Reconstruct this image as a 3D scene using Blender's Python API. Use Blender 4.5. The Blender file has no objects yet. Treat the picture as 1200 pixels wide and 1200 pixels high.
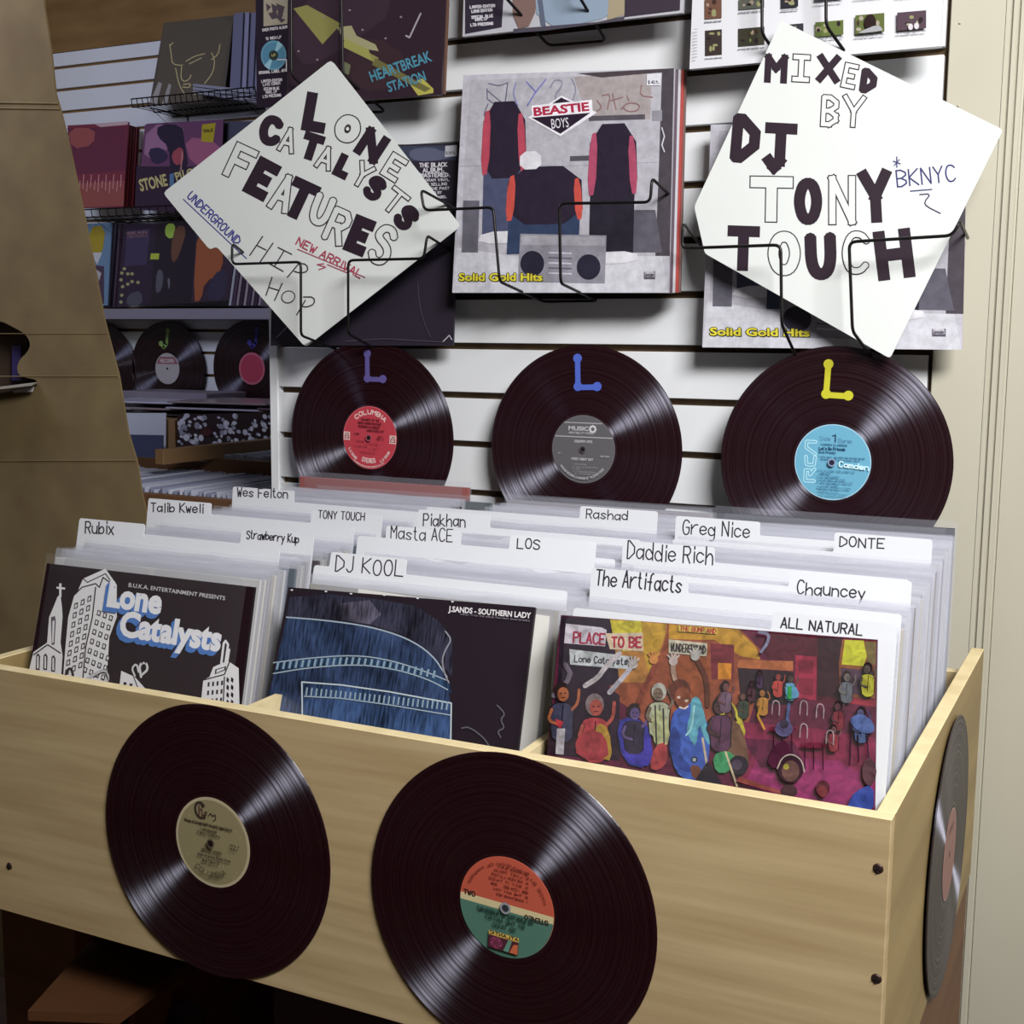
import bpy, bmesh, math, random
from mathutils import Vector, Matrix
from mathutils.geometry import tessellate_polygon
random.seed(7)
SC = bpy.context.scene
COL = SC.collection
PI = math.pi

# ---------------------------------------------------------------- camera
# metres; the top edge of the record crate is z = 0, the slatted wall is y = 0
CAMP = Vector((1.2854, -1.7515, 0.3843)); YAW, PITCH, ROLL, FPX = -0.4589, -0.1339, 0.0095, 1488.17
_f = Vector((math.sin(YAW)*math.cos(PITCH), math.cos(YAW)*math.cos(PITCH), math.sin(PITCH)))
_r = Vector((math.cos(YAW), -math.sin(YAW), 0)); _u = _r.cross(_f)
CR = _r*math.cos(ROLL)+_u*math.sin(ROLL); CU = -_r*math.sin(ROLL)+_u*math.cos(ROLL); CF = _f
cam = bpy.data.cameras.new('camera'); cam.sensor_width = 36; cam.lens = FPX/1200*36
cam.clip_start = 0.02; cam.clip_end = 60
camo = bpy.data.objects.new('camera', cam); COL.objects.link(camo)
camo.matrix_world = Matrix(((CR.x, CU.x, -CF.x, CAMP.x), (CR.y, CU.y, -CF.y, CAMP.y), (CR.z, CU.z, -CF.z, CAMP.z), (0, 0, 0, 1)))
SC.camera = camo

# ---------------------------------------------------------------- light
SC.view_settings.view_transform = 'Standard'; SC.view_settings.look = 'None'
SC.view_settings.gamma = 1; SC.view_settings.use_curve_mapping = False
SC.view_settings.exposure = 0.86
SC.cycles.max_bounces = 8; SC.cycles.transparent_max_bounces = 24
SC.cycles.diffuse_bounces = 3; SC.cycles.glossy_bounces = 3
w = bpy.data.worlds.new('world'); SC.world = w; w.use_nodes = True
w.node_tree.nodes['Background'].inputs[0].default_value = (.75, .8, 1, 1)
w.node_tree.nodes['Background'].inputs[1].default_value = 0.05

def area(name, loc, target, sx, sy, power, colr, spread=180):
    l = bpy.data.lights.new(name, 'AREA'); l.shape = 'RECTANGLE'; l.size = sx; l.size_y = sy
    l.energy = power; l.color = colr; l.spread = math.radians(spread)
    o = bpy.data.objects.new(name, l); COL.objects.link(o); o.location = loc
    d = (Vector(target)-Vector(loc)).normalized()
    o.rotation_euler = d.to_track_quat('-Z', 'Y').to_euler(); return o
area('ceiling_panel_light', (2.0, -1.6, 1.52), (.85, -.2, .15), .9, 0.5, 25, (1, .99, .975), 130)
area('ceiling_panel_light', (-1.25, -.35, 1.5), (-1.5, 1.5, .3), 0.8, 0.4, 11, (.74, .78, 1))

# ---------------------------------------------------------------- pixel of the photograph -> point on a real plane
def ray(px, py):
    return CF+CR*((px-600)/FPX)-CU*((py-600)/FPX)
def at(px, py, axis, val):
    d = ray(px, py); s = (val-CAMP[axis])/d[axis]; return CAMP+d*s

def lin(c):
    if isinstance(c, str):
        c = [int(c[i:i+2], 16)/255 for i in (0, 2, 4)]
    return tuple(v/12.92 if v <= .04045 else ((v+.055)/1.055)**2.4 for v in c)

# ---------------------------------------------------------------- materials
MATS = {}
def mat(name, colr=None, rough=.5, metal=0, spec=.5, coat=0, coat_rough=.1):
    if name in MATS: return MATS[name]
    m = bpy.data.materials.new(name); m.use_nodes = True
    b = m.node_tree.nodes['Principled BSDF']
    if colr is not None: b.inputs['Base Color'].default_value = (*lin(colr), 1)
    b.inputs['Roughness'].default_value = rough; b.inputs['Metallic'].default_value = metal
    b.inputs['Specular IOR Level'].default_value = spec
    b.inputs['Coat Weight'].default_value = coat; b.inputs['Coat Roughness'].default_value = coat_rough
    MATS[name] = m; return m
def nodes(m): return m.node_tree.nodes, m.node_tree.links, m.node_tree.nodes['Principled BSDF']
def grain(m, c1, c2, scale=(3, 3, 3), detail=6, bump=0, fac=(.3, .7), dist=0, space='Object', nscale=1):
    N, L, b = nodes(m)
    tc = N.new('ShaderNodeTexCoord'); mp = N.new('ShaderNodeMapping'); mp.inputs['Scale'].default_value = scale
    nz = N.new('ShaderNodeTexNoise'); nz.inputs['Scale'].default_value = nscale; nz.inputs['Detail'].default_value = detail
    nz.inputs['Distortion'].default_value = dist
    cr = N.new('ShaderNodeValToRGB'); cr.color_ramp.elements[0].position = fac[0]; cr.color_ramp.elements[1].position = fac[1]
    cr.color_ramp.elements[0].color = (*lin(c1), 1); cr.color_ramp.elements[1].color = (*lin(c2), 1)
    L.new(tc.outputs[space], mp.inputs[0]); L.new(mp.outputs[0], nz.inputs['Vector']); L.new(nz.outputs['Fac'], cr.inputs[0])
    L.new(cr.outputs[0], b.inputs['Base Color'])
    if bump:
        bp = N.new('ShaderNodeBump'); bp.inputs['Strength'].default_value = bump; bp.inputs['Distance'].default_value = .002
        L.new(nz.outputs['Fac'], bp.inputs['Height']); L.new(bp.outputs[0], b.inputs['Normal'])
    return m
WOOD = grain(mat('birch_plywood', rough=.45, spec=.3), 'a28b66', 'b9a47e', (3.5, 3.5, 60), bump=.08)
WOODX = grain(mat('birch_plywood_shaded', rough=.5, spec=.3), '84704a', '9c865a', (2.2, 2.2, 22), bump=.08)  # same plywood, shade of the crate sides put into a darker colour
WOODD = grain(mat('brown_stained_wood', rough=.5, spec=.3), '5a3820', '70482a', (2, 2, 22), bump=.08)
def ply_mat():
    m = mat('plywood_edge', rough=.6, spec=.2); grain(m, 'c8b68c', 'dccba2', (4, 4, 4), nscale=6)
    return m
PLY = ply_mat()
MELA = grain(mat('white_melamine', rough=.38, spec=.4), 'dcdee2', 'e3e5e8', (1, 1, 1), nscale=3)
MDF = grain(mat('brown_fibreboard', rough=.8, spec=.1), '4a3a2a', '5c4936', (30, 30, 30))
PAINT = grain(mat('cream_paint', rough=.45, spec=.35), 'b0ac9c', 'bab6a6', (1, 1, .3), nscale=4)
PLAST = mat('wall_plaster', 'b9b4a6', .8)
CEIL = mat('ceiling_tile', 'c9c6bc', .9)
FLOORM = grain(mat('floor_boards', rough=.5), '3a2a20', '4c382a', (3, 30, 3))
WOODT = grain(mat('brown_wood_shaded', rough=.6, spec=.2), '38200f', '4c301c', (2, 2, 22), bump=.08)  # copy of the stand's brown wood, darkened in colour so the trough looks shaded
FARP = grain(mat('far_brown_panel', rough=.6, spec=.3), '745630', '8e6e44', (2, 2, 8), nscale=2)
CARD = mat('white_divider_card', 'd6d8de', .55, spec=.3)
SIGNM = grain(mat('white_sign_card', rough=.6, spec=.25), 'd6dad8', 'dcdfde', (3, 3, 3))
WIRE = mat('black_wire', '1e1a1c', .38, metal=.6)
STEEL = mat('dull_steel', '6a6460', .4, metal=.8)
BLACK = mat('black_card', '1c141a', .5)
def corr():
    m = mat('corrugated_cardboard', rough=.85, spec=.15)
    N, L, b = nodes(m)
    tc = N.new('ShaderNodeTexCoord'); mp = N.new('ShaderNodeMapping'); mp.inputs['Scale'].default_value = (.3, 1, 1)
    wv = N.new('ShaderNodeTexWave'); wv.bands_direction = 'Y'; wv.inputs['Scale'].default_value = 75; wv.inputs['Distortion'].default_value = .8
    nz = N.new('ShaderNodeTexNoise'); nz.inputs['Scale'].default_value = 9
    ad = N.new('ShaderNodeMath'); ad.operation = 'MULTIPLY_ADD'; ad.inputs[1].default_value = .10
    cr = N.new('ShaderNodeValToRGB'); cr.color_ramp.elements[0].color = (*lin('6c5a42'), 1); cr.color_ramp.elements[1].color = (*lin('80704f'), 1)
    cr.color_ramp.elements[0].position = .3; cr.color_ramp.elements[1].position = .8
    L.new(tc.outputs['Object'], mp.inputs[0]); L.new(mp.outputs[0], wv.inputs['Vector']); L.new(tc.outputs['Object'], nz.inputs['Vector'])
    L.new(wv.outputs['Fac'], ad.inputs[0]); L.new(nz.outputs['Fac'], ad.inputs[2]); L.new(ad.outputs[0], cr.inputs[0])
    L.new(cr.outputs[0], b.inputs['Base Color'])
    bp = N.new('ShaderNodeBump'); bp.inputs['Strength'].default_value = .06; bp.inputs['Distance'].default_value = .0006
    L.new(wv.outputs['Fac'], bp.inputs['Height']); L.new(bp.outputs[0], b.inputs['Normal'])
    return m
CORR = corr()
def vinyl(name, colr, rough=.34, gr=.45, gf=.075):
    m = mat(name, colr, rough, spec=.25)
    N, L, b = nodes(m)
    tc = N.new('ShaderNodeTexCoord'); sx = N.new('ShaderNodeSeparateXYZ'); cx = N.new('ShaderNodeCombineXYZ')
    ln = N.new('ShaderNodeVectorMath'); ln.operation = 'LENGTH'
    L.new(tc.outputs['Object'], sx.inputs[0]); L.new(sx.outputs[0], cx.inputs[0]); L.new(sx.outputs[1], cx.inputs[1]); L.new(cx.outputs[0], ln.inputs[0])
    # wide and narrow bands of the cut grooves, by radius
    n1 = N.new('ShaderNodeTexNoise'); n1.noise_dimensions = '1D'; n1.inputs['Scale'].default_value = 300; n1.inputs['Detail'].default_value = 6
    L.new(ln.outputs['Value'], n1.inputs['W'])
    mr = N.new('ShaderNodeMapRange'); mr.inputs['From Min'].default_value = .35; mr.inputs['From Max'].default_value = .65
    mr.inputs['To Min'].default_value = rough*.75; mr.inputs['To Max'].default_value = rough*1.3
    L.new(n1.outputs['Fac'], mr.inputs['Value']); L.new(mr.outputs[0], b.inputs['Roughness'])
    tg = N.new('ShaderNodeTangent'); tg.direction_type = 'RADIAL'; tg.axis = 'Z'
    # the groove walls throw light in a long bow-tie across the grooves
    gl = N.new('ShaderNodeBsdfAnisotropic'); gl.distribution = 'GGX'; gl.inputs['Roughness'].default_value = gr; gl.inputs['Anisotropy'].default_value = GA
    gl.inputs['Color'].default_value = (.80, .80, 1, 1); L.new(tg.outputs[0], gl.inputs['Tangent'])
    fr_ = N.new('ShaderNodeMapRange'); fr_.inputs['From Min'].default_value = .38; fr_.inputs['From Max'].default_value = .62
    fr_.inputs['To Min'].default_value = gf*.45; fr_.inputs['To Max'].default_value = gf*1.5; L.new(n1.outputs['Fac'], fr_.inputs['Value'])
    ms = N.new('ShaderNodeMixShader'); L.new(fr_.outputs[0], ms.inputs[0]); L.new(b.outputs[0], ms.inputs[1]); L.new(gl.outputs[0], ms.inputs[2])
    L.new(ms.outputs[0], N['Material Output'].inputs['Surface'])
    return m
GA = .78
VINYL = vinyl('black_vinyl', '1e070d')
VINYLG = vinyl('grey_looking_vinyl', '2a2224', .42)
def print_mat(name, rough=.35, coat=0.0):
    m = mat(name, 'ffffff', rough, spec=.4, coat=coat, coat_rough=.12)
    N, L, b = nodes(m)
    a = N.new('ShaderNodeAttribute'); a.attribute_name = 'Col'; L.new(a.outputs['Color'], b.inputs['Base Color']); return m
PRM = print_mat('printed_ink', .6)
PRG = print_mat('glossy_printed_ink', .3, .35)
def paint_mat():
    m = print_mat('painterly_print', .3, .35); N, L, b = nodes(m)
    a = [n for n in N if n.type == 'ATTRIBUTE'][0]
    nz = N.new('ShaderNodeTexNoise'); nz.inputs['Scale'].default_value = 90; nz.inputs['Detail'].default_value = 5; nz.inputs['Distortion'].default_value = 1.2
    tc = N.new('ShaderNodeTexCoord'); L.new(tc.outputs['Object'], nz.inputs['Vector'])
    mr = N.new('ShaderNodeMapRange'); mr.inputs['To Min'].default_value = .5; mr.inputs['To Max'].default_value = 1.1
    mr.inputs['From Min'].default_value = .3; mr.inputs['From Max'].default_value = .7
    mx = N.new('ShaderNodeVectorMath'); mx.operation = 'SCALE'
    L.new(nz.outputs['Fac'], mr.inputs['Value']); L.new(a.outputs['Color'], mx.inputs[0]); L.new(mr.outputs[0], mx.inputs['Scale'])
    L.new(mx.outputs[0], b.inputs['Base Color']); return m
PRP = paint_mat()
def photo_mat():
    m = print_mat('photo_print', .3, .3); N, L, b = nodes(m)
    a = [n for n in N if n.type == 'ATTRIBUTE'][0]; tc = N.new('ShaderNodeTexCoord')
    nz = N.new('ShaderNodeTexNoise'); nz.inputs['Scale'].default_value = 70; nz.inputs['Detail'].default_value = 6; nz.inputs['Roughness'].default_value = .65
    mr = N.new('ShaderNodeMapRange'); mr.inputs['From Min'].default_value = .3; mr.inputs['From Max'].default_value = .7; mr.inputs['To Min'].default_value = .78; mr.inputs['To Max'].default_value = 1.12
    mx = N.new('ShaderNodeVectorMath'); mx.operation = 'SCALE'; L.new(tc.outputs['Object'], nz.inputs['Vector']); L.new(nz.outputs['Fac'], mr.inputs['Value'])
    L.new(a.outputs['Color'], mx.inputs[0]); L.new(mr.outputs[0], mx.inputs['Scale']); L.new(mx.outputs[0], b.inputs['Base Color']); return m
PRN = photo_mat()
def denim():
    m = mat('denim_print', rough=.3, coat=.35, coat_rough=.12); N, L, b = nodes(m)
    a = N.new('ShaderNodeAttribute'); a.attribute_name = 'Col'
    tc = N.new('ShaderNodeTexCoord'); mp = N.new('ShaderNodeMapping'); mp.inputs['Scale'].default_value = (420, 45, 1)
    nz = N.new('ShaderNodeTexNoise'); nz.inputs['Scale'].default_value = 1; nz.inputs['Detail'].default_value = 4
    n2 = N.new('ShaderNodeTexNoise'); n2.inputs['Scale'].default_value = 18; n2.inputs['Detail'].default_value = 3
    mu = N.new('ShaderNodeMath'); mu.operation = 'MULTIPLY'
    mr = N.new('ShaderNodeMapRange'); mr.inputs['From Min'].default_value = .15; mr.inputs['From Max'].default_value = .36
    mr.inputs['To Min'].default_value = .22; mr.inputs['To Max'].default_value = 1.8
    mx = N.new('ShaderNodeVectorMath'); mx.operation = 'SCALE'
    L.new(tc.outputs['Object'], mp.inputs[0]); L.new(mp.outputs[0], nz.inputs['Vector']); L.new(tc.outputs['Object'], n2.inputs['Vector'])
    L.new(nz.outputs['Fac'], mu.inputs[0]); L.new(n2.outputs['Fac'], mu.inputs[1]); L.new(mu.outputs[0], mr.inputs['Value'])
    L.new(a.outputs['Color'], mx.inputs[0]); L.new(mr.outputs[0], mx.inputs['Scale']); L.new(mx.outputs[0], b.inputs['Base Color']); return m
PRD = denim()
def clear(name, alpha, colr='bcbecb', rough=.12):
    m = mat(name, colr, rough, spec=.8); N, L, b = nodes(m)
    tr = N.new('ShaderNodeBsdfTransparent'); mx = N.new('ShaderNodeMixShader'); mx.inputs[0].default_value = alpha
    L.new(tr.outputs[0], mx.inputs[1]); L.new(b.outputs[0], mx.inputs[2])
    L.new(mx.outputs[0], N['Material Output'].inputs['Surface']); return m
CLEAR = clear('clear_record_sleeve', .24)
FACE = clear('clear_front_sleeve', .02, 'ffffff', .1)
SHRINK = clear('clear_shrink_wrap', .07, 'ffffff', .06)

# ---------------------------------------------------------------- mesh helpers
def tag(o, label=None, cat=None, group=None, kind=None):
    if label: o['label'] = label
    if cat: o['category'] = cat
    if group: o['group'] = group
    if kind: o['kind'] = kind
    return o
def empty(name, loc=(0, 0, 0)):
    o = bpy.data.objects.new(name, None); COL.objects.link(o); o.location = loc; o.empty_display_size = .05; return o
def link(name, me, m=None, parent=None, matrix=None, smooth=False):
    if m is not None:
        for x in (m if isinstance(m, (list, tuple)) else [m]): me.materials.append(x)
    o = bpy.data.objects.new(name, me); COL.objects.link(o)
    if matrix is not None: o.matrix_world = matrix
    if parent is not None:
        o.parent = parent
        if matrix is not None:      # matrix given in world space
            o.matrix_parent_inverse = parent.matrix_world.inverted() if parent.type != 'EMPTY' else Matrix.Translation(parent.location).inverted()
    if smooth:
        for p in me.polygons: p.use_smooth = True
    return o
def tomesh(bm, name='m'):
    me = bpy.data.meshes.new(name); bm.normal_update(); bm.to_mesh(me); bm.free(); return me
def box(bm, x0, y0, z0, x1, y1, z1, bev=0, mi=0):
    vs = [bm.verts.new(v) for v in ((x0, y0, z0), (x1, y0, z0), (x1, y1, z0), (x0, y1, z0), (x0, y0, z1), (x1, y0, z1), (x1, y1, z1), (x0, y1, z1))]
    fs = [bm.faces.new([vs[i] for i in f]) for f in ((3, 2, 1, 0), (4, 5, 6, 7), (0, 1, 5, 4), (1, 2, 6, 5), (2, 3, 7, 6), (3, 0, 4, 7))]
    for f in fs: f.material_index = mi
    if bev: bmesh.ops.bevel(bm, geom=list({e for f in fs for e in f.edges}), offset=bev, segments=1, affect='EDGES')
    return fs
def boxo(name, a, b, m, parent=None, bev=.001):
    """box object whose origin is its own centre"""
    c = [(a[i]+b[i])/2 for i in range(3)]; h = [abs(b[i]-a[i])/2 for i in range(3)]
    bm = bmesh.new(); box(bm, -h[0], -h[1], -h[2], *h, bev=bev)
    o = link(name, tomesh(bm), m); 
    o.location = c
    if parent is not None:
        o.parent = parent; o.location = Vector(c)-parent.location
    return o
def prism(pts, z0, z1, holes=(), bm=None):
    """flat outline (list of (x, y)) given real thickness z0..z1"""
    bm = bm or bmesh.new(); loops = [list(pts)]+[list(h) for h in holes]
    flat = [p for l in loops for p in l]
    tris = tessellate_polygon([[Vector((*p, 0)) for p in l] for l in loops])
    top = [bm.verts.new((p[0], p[1], z1)) for p in flat]; bot = [bm.verts.new((p[0], p[1], z0)) for p in flat]
    for t in tris:
        a, b, c = (flat[i] for i in t)
        ccw = (b[0]-a[0])*(c[1]-a[1])-(b[1]-a[1])*(c[0]-a[0]) > 0
        t = t if ccw else tuple(reversed(t))
        try: bm.faces.new([top[i] for i in t]); bm.faces.new([bot[i] for i in reversed(t)])
        except ValueError: pass
    k = 0
    for l in loops:
        n = len(l)
        for i in range(n):
            j = (i+1) % n
            try: bm.faces.new([bot[k+i], bot[k+j], top[k+j], top[k+i]])
            except ValueError: pass
        k += n
    bmesh.ops.recalc_face_normals(bm, faces=bm.faces)
    return bm
def tube(bm, pts, r, n=8, closed=False):
    pts = [Vector(p) for p in pts]; rings = []
    for i, p in enumerate(pts):
        a = pts[i-1] if i else None; c = pts[i+1] if i < len(pts)-1 else None
        if closed: a = pts[i-1]; c = pts[(i+1) % len(pts)]
        d1 = (p-a).normalized() if a is not None else (c-p).normalized(); d2 = (c-p).normalized() if c is not None else d1
        t = (d1+d2).normalized() if (d1+d2).length > 1e-6 else d1
        if i == 0: ref = Vector((0, 0, 1)) if abs(t.z) < .9 else Vector((1, 0, 0))
        x = (ref-t*ref.dot(t)).normalized(); y = t.cross(x); ref = x
        k = min(1.6, 1/max(.3, (t.dot(d1))))
        rings.append([bm.verts.new(p+(x*math.cos(q)+y*math.sin(q))*r*(k if 0 else 1)) for q in (2*PI*j/n for j in range(n))])
    m = len(rings)
    for i in range(m if closed else m-1):
        A, B = rings[i], rings[(i+1) % m]
        for j in range(n): bm.faces.new([A[j], A[(j+1) % n], B[(j+1) % n], B[j]])
    if not closed: bm.faces.new(list(reversed(rings[0]))); bm.faces.new(rings[-1])
    return bm
def roundoff(pts, r=.006, seg=4, closed=False):
    """round the corners of a bent wire"""
    P = [Vector(p) for p in pts]; out = []
    n = len(P)
    for i, p in enumerate(P):
        if not closed and i in (0, n-1): out.append(p); continue
        a, c = P[i-1], P[(i+1) % n]; d1, d2 = a-p, c-p; k = min(r, d1.length*.45, d2.length*.45)
        s, e = p+d1.normalized()*k, p+d2.normalized()*k
        for q in range(seg+1):
            t = q/seg; out.append(s*(1-t)**2+p*2*t*(1-t)+e*t*t)
    return out

# ---------------------------------------------------------------- planes in the room and prints on them
class Plane:
    """a real plane: origin, in-plane axes U (right) and V (up), normal N towards the room"""
    def __init__(s, o, yaw=0, lean=0):
        s.o = Vector(o); n0 = Vector((math.sin(yaw), -math.cos(yaw), 0)); s.U = Vector((math.cos(yaw), math.sin(yaw), 0))
        s.V = Vector((0, 0, 1))*math.cos(lean)-n0*math.sin(lean); s.N = s.U.cross(s.V)
        s.M = Matrix(((s.U.x, s.V.x, s.N.x, s.o.x), (s.U.y, s.V.y, s.N.y, s.o.y), (s.U.z, s.V.z, s.N.z, s.o.z), (0, 0, 0, 1)))
    def px(s, x, y):
        d = ray(x, y); t = (s.o-CAMP).dot(s.N)/d.dot(s.N); q = CAMP+d*t-s.o; return (q.dot(s.U), q.dot(s.V))
ident = lambda x, y: (x, y)

GL = {'A': '02 28 42,14 34', 'B': '02 08 28 47 46 25 05,25 44 43 22 02', 'C': '~47 38 18 06 04 12 32 43', 'D': '02 08 18 46 44 12 02',
 'E': '48 08 02 42,05 35', 'F': '48 08 02,05 35', 'G': '~47 38 18 06 04 12 32 43 45,45 25', 'H': '02 08,42 48,05 45', 'I': '12 18',
 'J': '38 33 22 12 03', 'K': '02 08,48 05 42', 'L': '08 02 42', 'M': '02 08 25 48 42', 'N': '02 08 42 48', 'O': '~18 06 04 12 32 44 46 38 18',
 'P': '02 08 38 47 46 35 05', 'Q': '~18 06 04 12 32 44 46 38 18,34 42', 'R': '02 08 38 47 46 35 05,25 42', 'S': '~47 38 18 07 06 35 44 43 32 12 03',
 'T': '22 28,08 48', 'U': '~08 04 12 32 44 48', 'V': '08 22 48', 'W': '08 12 26 32 48', 'X': '02 48,08 42', 'Y': '08 25 48,25 22', 'Z': '08 48 02 42',
 'a': '~45 26 05 03 22 44,46 42', 'b': '08 02,~04 26 45 43 22 03', 'c': '~45 26 05 03 22 43', 'd': '48 42,~44 26 05 03 22 43',
 'e': '~04 44 45 26 05 03 22 43', 'f': '~48 38 27 22,05 35', 'g': '~46 41 30 10,~44 26 05 03 22 43', 'h': '08 02,~04 26 45 42', 'i': '12 16,17 18',
 'j': '~26 21 10 00,27 28', 'k': '08 02,36 04 42', 'l': '18 12', 'm': '02 06,~05 16 25 22,~25 36 45 42', 'n': '06 02,~05 26 45 42',
 'o': '~26 05 03 22 43 45 26', 'p': '06 00,~05 26 45 43 22 03', 'r': '06 02,~04 26 46', 's': '~45 26 05 24 43 22 03', 't': '18 13 22 32,06 26',
 'u': '~06 03 22 43 46,42 46', 'v': '06 22 46', 'w': '06 12 25 32 46', 'x': '02 46,06 42', 'y': '06 23,46 10', 'z': '06 46 02 42',
 '1': '07 28 22', '2': '~07 28 47 46 03 02 42', '3': '~07 28 47 26 44 22 03', '0': '~18 06 04 12 32 44 46 38 18', '5': '48 08 05 25 44 22 02',
 '9': '~46 25 06 28 46 44 22', '4': '32 38 04 44', '7': '08 48 12', '.': '12 13', ',': '13 02', '-': '14 34', "'": '17 18', '?': '~07 28 47 25 24,22 23', '(': '~38 26 24 32',
 ')': '~18 26 24 12', '*': '13 17,04 26,24 06', '!': '18 14,12 13', '$': '~47 38 18 07 06 35 44 43 32 12 03,29 21', '&': '42 07 18 27 03 12 44',
 'jb': '08 48,28 23 12 03', 'ib': '02 42,22 28,08 48'}
def chaikin(p, closed=False, n=2):
    for _ in range(n):
        q = [] if closed else [p[0]]
        for i in range(len(p) if closed else len(p)-1):
            a, b = p[i], p[(i+1) % len(p)]
            q += [(a[0]*.75+b[0]*.25, a[1]*.75+b[1]*.25), (a[0]*.25+b[0]*.75, a[1]*.25+b[1]*.75)]
        if not closed: q.append(p[-1])
        p = q
    return p
def glyph(ch):
    """strokes of a letter on a grid: baseline 0, cap height 1, width up to ~.67"""
    out = []; g = GL.get(ch) or GL.get(ch.upper(), '02 42')
    for st in g.split(','):
        sm = st[0] == '~'; pts = [((int(c[0]))/6, (int(c[1])-2)/6) for c in st.lstrip('~').split()]
        if sm:
            if pts[0] == pts[-1]: pts = chaikin(pts[:-1], True); pts.append(pts[0])
            else: pts = chaikin(pts)
        out.append(pts)
    return out
def gadv(ch):
    if ch == ' ': return .55
    return max(x for s in glyph(ch) for x, y in s)+.24
FT = {}
def fonttris(s, bold=0.0):
    """filled letters of Blender's built-in face as triangles, unit em"""
    if (s, bold) in FT: return FT[(s, bold)]
    c = bpy.data.curves.new('t', 'FONT'); c.body = s; c.fill_mode = 'FRONT'; c.offset = bold; c.resolution_u = 3
    o = bpy.data.objects.new('t', c); COL.objects.link(o)
    me = bpy.data.meshes.new_from_object(o.evaluated_get(bpy.context.evaluated_depsgraph_get()))
    vs = [(v.co.x, v.co.y) for v in me.vertices]; me.calc_loop_triangles()
    T = [[vs[i] for i in t.vertices] for t in me.loop_triangles]
    bpy.data.objects.remove(o); bpy.data.curves.remove(c); bpy.data.meshes.remove(me)
    xs = [p[0] for t in T for p in t]; ys = [p[1] for t in T for p in t]
    FT[(s, bold)] = (T, min(xs), max(xs), min(ys), max(ys)); return FT[(s, bold)]

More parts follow.
